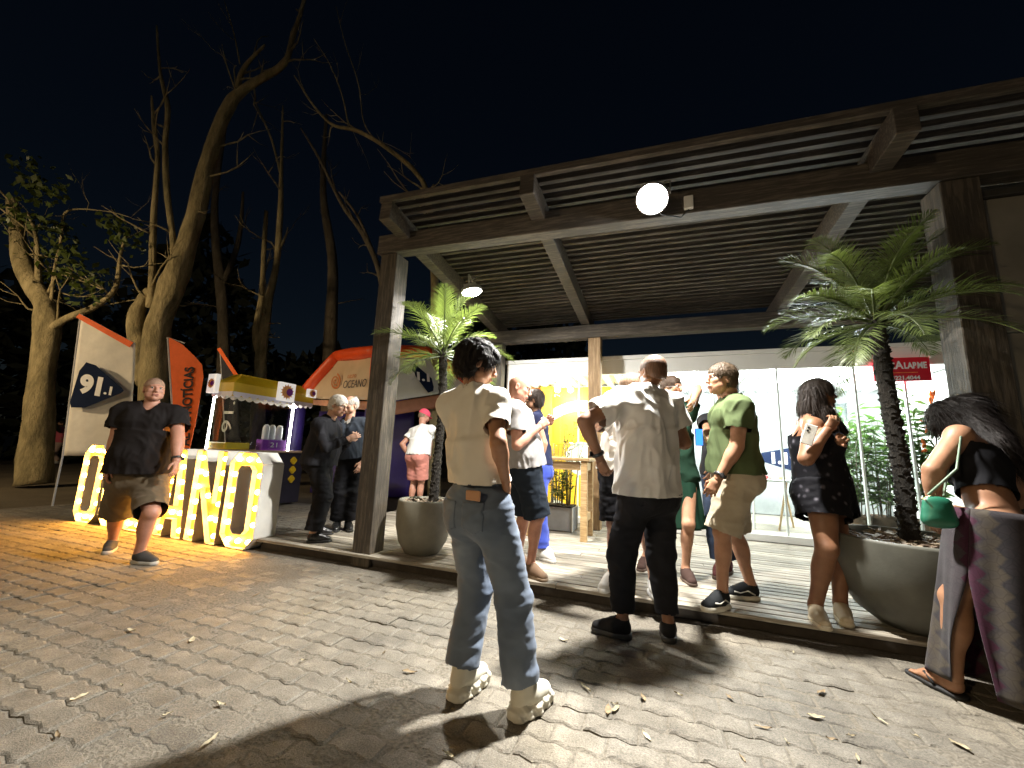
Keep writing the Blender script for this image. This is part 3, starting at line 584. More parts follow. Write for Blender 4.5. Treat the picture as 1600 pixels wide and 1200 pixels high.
def letter(ch, o, label):
    global bulb_me
    o = V(o); conts, bulbs = GL[ch]; T = thing('marquee_letter', label, 'letter', o, 'glowing letters spelling OCEANO'); D = .26
    cu = bpy.data.curves.new('x', 'CURVE'); cu.dimensions = '2D'; cu.fill_mode = 'BOTH'; cu.extrude = (D-.055)/2
    for c in conts:
        sp_ = cu.splines.new('POLY'); sp_.points.add(len(c)-1); sp_.use_cyclic_u = True
        for p, xy in zip(sp_.points, c): p.co = (xy[0], xy[1], 0, 1)
    t = bpy.data.objects.new('x', cu); COL.objects.link(t); bpy.context.view_layer.update()
    me = bpy.data.meshes.new_from_object(t.evaluated_get(bpy.context.evaluated_depsgraph_get())); bpy.data.objects.remove(t)
    co = np.zeros(len(me.vertices)*3); me.vertices.foreach_get('co', co); co = co.reshape(-1, 3); fs = [tuple(p.vertices) for p in me.polygons]; bpy.data.meshes.remove(me)
    # local x along E1, y up, z towards the viewer (-E2); the front face lies .055 behind the rim
    pw3 = o+co[:, :1]*E1+co[:, 1:2]*EZ+(co[:, 2:]+(D-.055)/2)*(-E2)
    mesh_np('face', pw3, fs, CREAM, T)
    rim = MB()
    for ci, c in enumerate(conts):
        n = len(c); ar = sum(c[i][0]*c[(i+1) % n][1]-c[(i+1) % n][0]*c[i][1] for i in range(n)); sgn = 1 if ar > 0 else -1
        if ci: sgn = -sgn
        for i in range(n):
            a = c[i]; b = c[(i+1) % n]; d = nrm(V(b[0]-a[0], b[1]-a[1], 0)); nn = V(d[1], -d[0], 0)*sgn; P = lambda q, k, z: o+(q[0]+nn[0]*k)*E1+(q[1]+nn[1]*k)*EZ-E2*z
            k0, k1, z0, z1 = .0015, .0095, -.002, D
            q = [P(a, k0, z0), P(b, k0, z0), P(b, k1, z0), P(a, k1, z0), P(a, k0, z1), P(b, k0, z1), P(b, k1, z1), P(a, k1, z1)]
            rim.add(q, [(0, 1, 2, 3), (4, 7, 6, 5), (0, 4, 5, 1), (2, 6, 7, 3), (0, 3, 7, 4), (1, 5, 6, 2)])
    rim.build('side_rim', LWHITE, T)
    for bx, by in bulbs:
        c = o+bx*E1+by*EZ-E2*(D-.055)
        if bulb_me is None:
            m = MB(); prof = [(.028*math.sin(a), -.028*math.cos(a)) for a in np.linspace(0.02, math.pi-.02, 7)]; m.lathe(o, prof, 10); bo = m.build('bulb', bulbm, T, True); bulb_me = bo.data; bo.location = tuple(c-E2*.034-o)
        else:
            bo = bpy.data.objects.new('bulb', bulb_me); link(bo, T); bo.location = tuple(c-E2*.034-o)
    return T
l0 = gnd(424, 868)-E1*.0; s_end = l0@E1; t_l = l0@E2+.26
for i, (ch, lb) in enumerate((('O', 'glowing first letter O at the left end of the marquee word'), ('C', 'glowing letter C right after the first O, hidden by the walking man'), ('E', 'glowing letter E behind the walking man'), ('A', 'glowing letter A in the bulb-lit marquee word'), ('N', 'glowing letter N between the A and the last O'), ('O', 'glowing last letter O at the right end of the marquee word'))):
    letter(ch, W(s_end-.30-(5-i)*.575-LW, t_l, .012), lb)
# ================================================================== DRINKS CART
def px(x, y, Y): return at(x, y, Y)
C0 = at(364, 613, 6.5); cs, ct = C0@E1, C0@E2; AW, AL, ZV = .50, 1.62, C0[2]
YEL2 = mat('awning_yellow', (.62, .42, .015), .35, .12, 4, .1); CW = mat('valance_white', (.7, .68, .8), .6, .1, 6)
cart = thing('drinks_cart', 'yellow drinks cart with a scalloped awning and glowing tube posts', 'cart', W(cs-AW/2, ct+AL/2, 0))
darkp = mat('cart_dark', (.02, .018, .03), .5, .2)
MB().box(W(cs-AW/2, ct+AL/2, .5), (AW-.06, AL-.06, .92), BF, .01).build('counter_body', darkp, cart)
MB().box(W(cs-AW/2, ct+AL/2, .98), (AW+.04, AL+.04, .04), BF, .008).build('countertop', mat('cart_top', (.35, .25, .18), .4, .15), cart)
MB().box(W(cs-AW/2, ct+.25, 1.06), (AW-.1, .42, .11), BF, .008).build('yellow_tray', YEL2, cart)
for k in range(3):
    MB().box(W(cs-.012, ct+1.35, .82-.17*k), (.024, .12, .12), np.array([E1, nrm(E2+EZ), nrm(EZ-E2)]), .02).build('diamond', YEL2, cart)
MB().box(W(cs-AW/2, ct+AL/2, ZV+.33), (AW*.5, AL-.4, .03), BF, .005).build('roof_top', YEL2, cart)
aw = MB(); zt = ZV+.33
ra = [W(cs-AW, ct, ZV), W(cs, ct, ZV), W(cs, ct+AL, ZV), W(cs-AW, ct+AL, ZV)]; rb = [W(cs-AW*.75, ct+.2, zt), W(cs-AW*.25, ct+.2, zt), W(cs-AW*.25, ct+AL-.2, zt), W(cs-AW*.75, ct+AL-.2, zt)]
ra2 = [p+EZ*.17 for p in ra]
for i in range(4):
    j = (i+1) % 4; aw.add([ra[i], ra[j], ra2[j], ra2[i], rb[j], rb[i]], [(0, 1, 2, 3), (3, 2, 4, 5)])
aw.build('awning', YEL2, cart)
sv = MB()
def scallop(a, b, n, out):
    a = V(a); b = V(b); m = n*8
    for i in range(m):
        u0, u1 = i/m, (i+1)/m; z0 = -.035-.04*abs(math.sin(u0*n*math.pi)); z1 = -.035-.04*abs(math.sin(u1*n*math.pi)); p, q = a+(b-a)*u0+out*.004, a+(b-a)*u1+out*.004
        sv.add([p+EZ*.02, q+EZ*.02, q+EZ*z1, p+EZ*z0], [(0, 1, 2, 3)])
scallop(ra[0], ra[1], 4, -E2); scallop(ra[1], ra[2], 11, E1); scallop(ra[3], ra[2], 4, E2); scallop(ra[0], ra[3], 11, -E1)
sv.build('valance', CW, cart)
neon = glow('neon_tube', (1, .98, .86), 16)
for s_, t_ in ((cs-AW+.03, ct+.03), (cs-.03, ct+AL-.42), (cs-AW+.03, ct+AL-.03)): MB().tube([W(s_, t_, 1.0), W(s_, t_, ZV)], .017, 10).build('tube_post', neon, cart)
MB().box(W(cs-.01, ct+AL/2-.2, (1.0+ZV)/2), (.008, AL-.5, ZV-1.05), BF).build('case_pane', glass('case_glass', (.9, .94, .92)), cart); MB().box(W(cs-AW/2, ct+.012, (1.0+ZV)/2), (AW-.1, .008, ZV-1.05), BF).build('case_pane', glass('case_glass', (.9, .94, .92)), cart)
pur = mat('emblem_purple', (.22, .03, .4), .5, .1); orp = mat('emblem_peach', (.85, .42, .14), .5, .1); boxl = mat('sign_box_lit', (.7, .68, .66), .5, .05, 4, 0, emit=.35, ecol=(.9, .86, .8))
def signbox(c, n, w_, h_):
    n = V(n); x = np.cross(EZ, n); fr = np.array([x, n, EZ]); b = MB().box(c, (w_, .07, h_), fr, .006).build('sign_box', boxl, cart)
    poly = []
    for i in range(28):
        a = 2*math.pi*i/28; r_ = (.42 if i % 2 else .30)*w_; poly.append((r_*math.cos(a)-.02*w_, r_*math.sin(a)))
    MB().prism(poly, .004, V(c)+n*.0355, x, EZ, n).build('splash_emblem', orp, b)
    MB().prism([(.2*w_*math.cos(a)+.12*w_, .2*w_*math.sin(a)) for a in np.linspace(0, 2*math.pi, 18)[:-1]], .004, V(c)+n*.041, x, EZ, n).build('emblem_disc', pur, b)
signbox(W(cs-AW+.06, ct-.04, ZV+.15), -E2, .21, .32); signbox(W(cs+.04, ct+.95, ZV+.15), E1, .34, .34); signbox(W(cs+.04, ct+AL-.1, ZV+.21), E1, .2, .16)
tcup = glass('clear_cup', (.9, .92, .9)); wbot = mat('bottle_white', (.72, .7, .8), .35, .05)
for k in range(7):
    c = W(cs-.12-.09*(k % 2), ct+.3+.09*k, 1.0); o = MB().lathe(c, [(.028, .002), (.038, .13), (.036, .13), (.026, .006), (.001, .006)], 14).build('plastic_cup', tcup, None, True, c); tag(o, 'clear plastic cup in the row on the cart counter', 'cup', 'clear cups on the drinks cart')
for k, (dt, lb) in enumerate(((.78, 'white bottle leftmost of the three on the cart shelf'), (.90, 'white bottle in the middle of the three on the cart shelf'), (1.05, 'white bottle rightmost of the three on the cart shelf'))):
    c = W(cs-.12, ct+dt, 1.191); o = MB().lathe(c, [(.001, 0), (.055, 0), (.058, .02), (.058, .2), (.045, .25), (.02, .27), (.001, .27)], 16).build('bottle', wbot, None, True, c); tag(o, lb, 'bottle', 'white bottles on the cart shelf')
c = W(cs-.12, ct+.92, 1.0); o = thing('purple_box', 'purple box with white marks on the cart counter', 'box', c); b = MB().box(c+EZ*.095, (.16, .48, .19), BF, .006).build('carton', pur, o)
text_obj('mark', '21', .12, c+EZ*.095+E1*.082, E2, EZ, wtxt, b, .002, .14)
# ================================================================== BANNERS
def cloth(name, m, root, P, nu=16, nv=24, wave=.03, seed=0, th=0):
    """a hanging sheet between four corner points with soft folds"""
    a, b, c, d = [V(p) for p in P]; v = []; nn = nrm(np.cross(b-a, d-a)); F = []
    for j in range(nv+1):
        for i in range(nu+1):
            u, w_ = i/nu, j/nv; p = (a*(1-u)+b*u)*(1-w_)+(d*(1-u)+c*u)*w_
            v.append(p+nn*wave*(math.sin(u*7+w_*3+seed)*.5+math.sin(w_*9+u*4+seed*2)*.35)*min(1, u*4))
    for j in range(nv):
        for i in range(nu): k = j*(nu+1)+i; F.append((k, k+1, k+nu+2, k+nu+1))
    o = mesh_np(name, v, F, m, root, True); md = o.modifiers.new('thick', 'SOLIDIFY'); md.thickness = .004; return o
fabw = mat('flag_white', (.78, .75, .68), .8, .08, 6, .2, .003, bscale=200); fabo = mat('flag_orange', (.85, .13, .01), .75, .1, 6, .2, .003, bscale=200); fabd = mat('flag_black', (.02, .02, .028), .8, .2)
inkb = mat('print_black', (.015, .012, .012), .8, .1); pole_m = mat('flag_pole', (.5, .5, .5), .35, .1, 5, 0)
FY = 6.7
fl = thing('banner', 'white radio-station banner with a dark blue 91.1 emblem', 'banner', gnd(98, 740)*0+V(at(100, 712, FY)[0], FY, 0))
tl, tr, br, bl = at(127, 491, FY), at(211, 536, FY+.1), at(205, 712, FY+.1), at(100, 712, FY)
cloth('cloth', fabw, fl, (tl, tr, br, bl), 16, 24, .022, 1)
sl = nrm(tr-tl); MB().prism([(0, 0), (np.linalg.norm(tr-tl), 0), (np.linalg.norm(tr-tl), -.10), (0, -.08)], .004, tl-V(0, .03, 0), sl, nrm(EZ-sl*(EZ@sl)), V(0, -1, 0)).build('orange_hem', fabo, fl)
MB().tube([V(bl[0]-.03, FY+.02, 0), bl-V(.02, 0, 0), tl-V(.01, 0, 0)], .014, 8).build('pole', pole_m, fl)
def pp2(x, y, dY): return at(x, y, FY-.05+dY)
dx_ = nrm(at(200, 605, FY)-at(122, 590, FY)); ec = at(154, 604, FY-.07); dmp = [(.38, .03), (.42, -.01), (.38, -.06), (-.14, -.40), (-.36, -.44), (-.40, -.36), (-.36, .18), (-.28, .34), (-.12, .32)]
eb = MB().prism([(x*1.04, y*1.0+.02) for x, y in dmp], .006, ec, dx_, EZ, V(0, -1, 0)).build('emblem', navy, fl)
text_obj('lettering', '91', .40, ec+V(-.09, -.011, .0), dx_, EZ, wtxt, eb, .003, .38, offset=.022); text_obj('lettering', '.1', .19, ec+V(.20, -.011, -.07), dx_, EZ, wtxt, eb, .003, .13, offset=.008)
OY = 6.5
fo = thing('banner', 'orange sail banner with vertical black lettering', 'banner', V(at(272, 700, OY)[0], OY, 0))
o_tl, o_tr, o_mr, o_br, o_bl = at(264, 527, OY), at(304, 556, OY), at(318, 590, OY), at(296, 705, OY), at(275, 705, OY)
ax_ = V(1, 0, 0); poly = [((p-o_bl)[0], (p-o_bl)[2]) for p in (o_bl, o_br, at(306, 660, OY), o_mr, at(316, 570, OY), o_tr, at(285, 538, OY), o_tl)]
MB().prism(poly, .006, o_bl, ax_, EZ, V(0, -1, 0)).build('cloth', fabo, fo)
MB().tube([V(at(278, 700, OY)[0], OY+.03, 0), o_bl-V(.02, 0, 0), o_tl-V(.02, 0, 0), at(288, 536, OY)], .013, 8).build('pole', pole_m, fo)
up_ = nrm(at(296, 575, OY)-at(288, 700, OY)); text_obj('lettering', 'PORTAL DE NOTÍCIAS', .21, at(291.5, 655, OY-.02), up_, np.cross(V(0, -1, 0), up_), inkb, fo, .003, 1.72, offset=.006)
TY = 10.0
fb = thing('banner', 'narrow black and orange banner behind the drinks cart', 'banner', V(at(352, 690, TY)[0], TY, 0))
b_p = [at(344, 545, TY), at(372, 588, TY), at(374, 690, TY), at(352, 690, TY)]
cloth('cloth', fabd, fb, b_p, 8, 16, .03, 4); MB().beam(b_p[0]-V(0, .05, 0), b_p[1]-V(0, .05, 0), .02, .09).build('orange_hem', fabo, fb); MB().tube([V(b_p[3][0], TY+.03, 0), b_p[3], b_p[0]], .014, 8).build('pole', pole_m, fb)
text_obj('lettering', '91.1', .34, at(359, 640, TY-.07), EZ, V(-1, 0, 0), wtxt, fb, .003, 1.0)
# ================================================================== INFLATABLE TENT
tent = thing('inflatable_tent', 'orange and cream inflatable tent with purple legs behind the deck', 'tent', V(at(590, 700, 7.6)[0], 7.6, 0))
OT = mat('tent_orange', (.85, .09, .012), .45, .12, 3, .08); CRM = mat('tent_cream', (.62, .46, .29), .6, .08, 3, .15, .01, bscale=8); TWH = mat('tent_white', (.68, .7, .66), .6, .06, 3, .15, .01, bscale=8); PUR = mat('tent_purple', (.035, .02, .16), .5, .25, 2.5, .1); TBR = mat('tent_brown', (.3, .13, .07), .6, .1)
T0, T1 = 7.6, 8.6
K = dict(p0b=at(584, 640, T0), p0t=at(589, 549, T0), at_=at(527, 556, T1), ab=at(468, 622, T1+.3), bt=at(672, 550, T1), bb=at(745, 606, T1+.3), p0g=at(587, 560, T0))
K['ct'] = K['at_']+K['bt']-K['p0t']+V(0, .6, -.1); K['cb'] = K['ab']+K['bb']-K['p0b']+V(0, .4, 0)
def infl(a, b, r_=.13, nm='tube', m=OT):
    a = V(a); b = V(b); MB().tube([a+(b-a)*u for u in np.linspace(0, 1, 9)], [r_*(.9+.12*math.sin(math.pi*u)) for u in np.linspace(0, 1, 9)], 14, True, .02, 3).build(nm, m, tent, True)
infl(K['ab'], K['at_']); infl(K['at_'], K['p0t']); infl(K['p0t'], K['p0b'], .11); infl(K['p0t'], K['bt']); infl(K['bt'], K['bb']); infl(K['at_'], K['ct']); infl(K['bt'], K['ct']); infl(K['ct'], K['cb'])
for k in ('ab', 'p0b', 'bb', 'cb'):
    p = K[k]; infl(p, V(p[0]-.02, p[1], 0), .17, 'leg', PUR)
cloth('panel', CRM, tent, (K['p0b']+V(0, .02, .18), K['ab']+V(.05, .02, .0), K['at_']+V(.04, .02, -.06), K['p0t']+V(-.06, .02, -.1)), 14, 14, .03, 2)
cloth('panel', TWH, tent, (K['bb']+V(0, .02, -.0), K['p0b']+V(.02, .02, .12), K['p0t']+V(.05, .02, -.1), K['bt']+V(0, .02, -.06)), 14, 14, .02, 5)
cloth('valance', TBR, tent, (K['bb']+V(0, .04, -.3), K['p0b']+V(.02, .04, -.16), K['p0b']+V(.02, .04, .10), K['bb']+V(0, .04, -.02)), 10, 6, .02, 7)
cloth('valance', mat('tent_peach', (.6, .27, .14), .6, .1), tent, (K['p0b']+V(0, .05, -.02), K['ab']+V(.08, .05, -.12), K['ab']+V(.05, .05, -.02), K['p0b']+V(0, .05, .16)), 10, 6, .02, 8)
cloth('roof_panel', CRM, tent, (K['p0t'], K['at_'], K['ct'], K['bt']), 8, 8, .03, 9)
cloth('curtain', PUR, tent, (V(K['ab'][0], K['ab'][1]+1.0, 0), V(K['p0b'][0]+.3, K['p0b'][1]+2.0, 0), V(K['p0b'][0]+.3, K['p0b'][1]+2.0, 2.0), V(K['ab'][0], K['ab'][1]+1.0, 1.95)), 24, 8, .08, 3)
# spiral emblem and name on the cream panel
pc = (K['p0b']+K['ab']+K['at_']+K['p0t'])/4; pxv = nrm((K['p0b']-K['ab'])+(K['p0t']-K['at_'])); pxv = nrm(V(pxv[0], pxv[1], 0)); pn = nrm(np.cross(pxv, EZ)); 
rt_ = V(0, -1, 0)
spm = mat('spiral_orange', (.55, .16, .03), .6, .1); inkn = mat('print_brown', (.06, .04, .04), .7, .1); sv_ = []; sf_ = []
CA = (K['p0b']+V(0, .02, .18), K['ab']+V(.05, .02, .0), K['at_']+V(.04, .02, -.06), K['p0t']+V(-.06, .02, -.1)); CBp = (K['bb']+V(0, .02, -.0), K['p0b']+V(.02, .02, .12), K['p0t']+V(.05, .02, -.1), K['bt']+V(0, .02, -.06))
def onp(C, u, w_):
    p = (C[0]*(1-u)+C[1]*u)*(1-w_)+(C[3]*(1-u)+C[2]*u)*w_; n = nrm(np.cross(C[1]-C[0], C[3]-C[0])); n = n if n@(EYE-p) > 0 else -n; return p+n*.05, n
oc, pn = onp(CA, .62, .42); pup = nrm(EZ-pn*(EZ@pn)); pxv = np.cross(pup, pn)
for i in range(61):
    a = i/60*2*math.pi*2.2; r_ = .02+.145*i/60; wd_ = .012+.03*i/60
    for rr in (r_-wd_/2, r_+wd_/2): sv_.append(oc+pxv*rr*math.cos(a)+pup*rr*math.sin(a))
for i in range(60): sf_.append((2*i, 2*i+1, 2*i+3, 2*i+2))
so_ = mesh_np('spiral_emblem', sv_, sf_, spm, tent); so_.modifiers.new('thick', 'SOLIDIFY').thickness = .006
text_obj('lettering', 'OCEANO', .22, onp(CA, .28, .36)[0], pxv, pup, inkn, tent, .003, .72, .3); text_obj('lettering', 'GRUPO', .1, onp(CA, .36, .54)[0], pxv, pup, spm, tent, .003, .28, .3)
oc2, bn = onp(CBp, .5, .48); bup = nrm(EZ-bn*(EZ@bn)); bxv = np.cross(bup, bn)
eb2 = MB().prism([(x*.8, y*.95) for x, y in ((.36, -.26), (.34, -.36), (.2, -.42), (-.05, -.12), (-.42, .40), (-.4, .46), (-.3, .4), (.32, -.05))], .006, oc2, bxv, bup, bn).build('emblem', navy, tent)
text_obj('lettering', '91.1', .26, oc2+bn*.012-bup*.05, bxv, bup, wtxt, eb2, .003, .46, offset=.012)
# ================================================================== BAR TABLE, PLANTS, SMALL THINGS ON THE DECK
btab = thing('bar_table', 'tall wooden bar table in front of the booth', 'table', W(-1.2, 5.2, DZ)); bw = wood('bar_wood', (.2, .115, .045), (.36, .23, .1), (.46, .32, .16), ROTB, (1.4, 12, 12), .5, .3)
MB().box(W(-1.24, 5.19, 1.075), (.86, .52, .04), BF, .006).build('tabletop', bw, btab)
for s_, t_ in ((-.88, 4.98), (-.88, 5.4), (-1.6, 4.98), (-1.6, 5.4)): MB().box(W(s_, t_, (1.055+DZ)/2), (.08, .06, 1.055-DZ), BF, .005).build('leg', bw, btab)
for s_ in (-.88, -1.6):
    for z in (.38, .99): MB().box(W(s_, 5.19, z), (.035, .36, .1), BF, .004).build('stretcher', bw, btab)
MB().box(W(-1.24, 4.985, .995), (.62, .03, .1), BF, .004).build('apron', bw, btab)
def lath(name, label, cat, c, prof, m, n=20): return tag(MB().lathe(c, prof, n).build(name, m, None, True, c), label, cat)
lath('jar', 'blue lidded jar on the left of the bar table', 'jar', W(-1.42, 5.1, 1.096), [(.001, 0), (.075, 0), (.08, .02), (.08, .10), (.055, .125), (.05, .14), (.001, .142)], mat('blue_jar', (.03, .14, .5), .3, .1))
lath('glass_jar', 'clear glass jar beside the blue jar on the bar table', 'jar', W(-1.22, 5.08, 1.096), [(.06, .002), (.075, .03), (.078, .17), (.072, .17), (.069, .035), (.001, .012)], tcup)
lath('cake_stand', 'clear glass cake stand at the right end of the bar table', 'cake stand', W(-.98, 5.12, 1.096), [(.001, .004), (.07, .004), (.06, .02), (.018, .03), (.016, .13), (.15, .145), (.17, .175), (.165, .178), (.145, .158), (.001, .15)], glass('stand_glass', (.86, .9, .88)))
boxp = thing('planter_box', 'grey square planter box under the bar table', 'planter', W(-1.3, 5.62, DZ)); gb = mat('box_grey', (.2, .2, .2), .5, .15, 5)
MB().box(W(-1.32, 5.62, DZ+.16), (.42, .36, .30), BF, .006).build('box', gb, boxp); MB().box(W(-1.32, 5.62, DZ+.315), (.38, .32, .02), BF).build('soil', soilm, boxp); MB().box(W(-1.112, 5.435, DZ+.16), (.012, .02, .30), BF).build('edge_trim', WHITE, boxp)
def shrub(name, label, c, stems, h, n, sz, seed, m=LEAFB, up=.5, spr=.25, fl=0):
    g = np.random.default_rng(seed); c = V(c); T = thing(name, label, 'plant', c); st_ = MB(); v = []; f = []
    for i in range(stems):
        a = g.uniform(0, 6.28); r_ = spr*g.uniform(.2, 1); hh = h*g.uniform(.65, 1.05); tip = c+V(r_*math.cos(a), r_*math.sin(a), hh); P = [c+V(.3*r_*math.cos(a), .3*r_*math.sin(a), 0), (c+tip)/2+V(.0, 0, hh*.06), tip]
        st_.tube(P, [.008, .006, .003], 5)
        for k in range(n):
            u = g.uniform(.15, 1); q = (P[0]*(1-u)**2+2*P[1]*u*(1-u)+P[2]*u*u); d = nrm(V(g.normal(), g.normal(), up+g.normal()*.4)); sd = nrm(np.cross(d, g.normal(0, 1, 3))); l = sz*g.uniform(.6, 1.3); b = len(v)
            v += [q, q+d*l*.45+sd*l*.10, q+d*l-EZ*l*.12, q+d*l*.45-sd*l*.10]; f.append((b, b+1, b+2, b+3))
    st_.build('stem', BARKD, T); mesh_np('foliage', v, f, m, T)
    if fl:
        om = mat('flower_orange', (.8, .16, .015), .5, .1)
        for k in range(fl):
            p = c+V(g.uniform(-.1, .1), -.1, h*(.55+.35*k/max(1, fl-1))); mb = MB()
            for j in range(5): d = nrm(V(-.6+g.normal()*.4, -.4, .3+g.normal()*.3)); mb.tube([p+EZ*.02*j, p+EZ*.02*j+d*.08, p+EZ*.02*j+d*.16], [.006, .022, .003], 6)
            mb.build('flower', om, T, True)
    return T
shrub('shrub', 'small leafy olive shrub in the grey planter box', W(-1.32, 5.62, DZ+.32), 9, .55, 42, .07, 1, spr=.2)
shrub('twig_plant', 'sparse twiggy plant rising behind the bar table', W(-1.22, 5.66, DZ+.32), 7, 1.15, 20, .08, 2, leafmat('olive_leaf', (.07, .085, .03), .5), .9, .3)
shrub('twig_plant', 'pale sparse plant standing behind the blue jar', W(-1.5, 5.95, DZ), 6, 1.35, 22, .07, 12, leafmat('pale_leaf', (.16, .18, .1), .5), .9, .2)
for k, (s_, t_, h, n_, lb, fl_) in enumerate(((2.35, 6.62, 1.72, 40, 'tall bamboo-like plant inside the booth left of the palm trunk', 0), (2.68, 6.75, 1.5, 40, 'leafy plant inside the booth partly behind the palm trunk', 0), (3.12, 6.6, 1.85, 46, 'tall plant with orange flowers inside the booth corner', 3))):
    pc_ = W(s_, t_, .2); lath('plant_pot', 'brown pot under the ' + lb, 'pot', pc_, [(.001, 0), (.13, 0), (.17, .26), (.175, .3), (.15, .3), (.14, .24), (.001, .24)], mat('brown_pot', (.12, .075, .045), .7, .2)); shrub('booth_plant', lb, pc_+EZ*.24, 10, h-.2, n_, .19, 20+k, LEAFB, .1, .36, fl_)
# fallen leaves and litter on the paving
lm_ = [mat('dry_leaf_%d' % i, c, .8, .3, 40) for i, c in enumerate(((.32, .27, .17), (.42, .37, .25), (.22, .16, .09)))]
lpx = [(473, 1032), (328, 1158), (950, 1110), (962, 1108), (1010, 1150), (1192, 1137), (960, 1100), (1240, 1020), (1283, 1082), (1340, 1185), (1375, 1125), (1300, 1155), (1330, 1150), (1230, 1160), (600, 1020), (262, 1116), (124, 1090), (400, 930), (610, 870), (205, 985), (560, 905), (735, 940), (190, 1070), (640, 1050), (545, 1065), (880, 1000), (1110, 1000), (1430, 1150), (1060, 1085), (1005, 1090), (915, 1075), (345, 1100), (90, 1150), (480, 960), (300, 1000), (1160, 1185), (1500, 1165), (700, 1180), (1140, 1090), (1275, 1120)]
for k, (x, y) in enumerate(lpx):
    g = np.random.default_rng(900+k); p = gnd(x, y, .006); a = g.uniform(0, 6.28); d = V(math.cos(a), math.sin(a), 0); sd = V(-math.sin(a), math.cos(a), 0); l = g.uniform(.03, .085); w_ = l*g.uniform(.07, .2); v = []; f = []
    for i in range(7):
        u = i/6; ww = w_*math.sin(math.pi*min(1, u*.96+.04)); zc = l*.10*(u-.5)**2*2+.002*math.sin(u*9+k)
        v += [p+d*l*(u-.5)-sd*ww+EZ*(zc+.004), p+d*l*(u-.5)+EZ*zc, p+d*l*(u-.5)+sd*ww+EZ*(zc+.005*g.uniform(0, 2))]
    for i in range(6): f += [(3*i, 3*i+1, 3*i+4, 3*i+3), (3*i+1, 3*i+2, 3*i+5, 3*i+4)]
    tag(mesh_np('fallen_leaf', v, f, lm_[k % 3], None, True, p), 'small dry fallen leaf lying on the paving', 'leaf', 'dry leaves scattered on the paving')
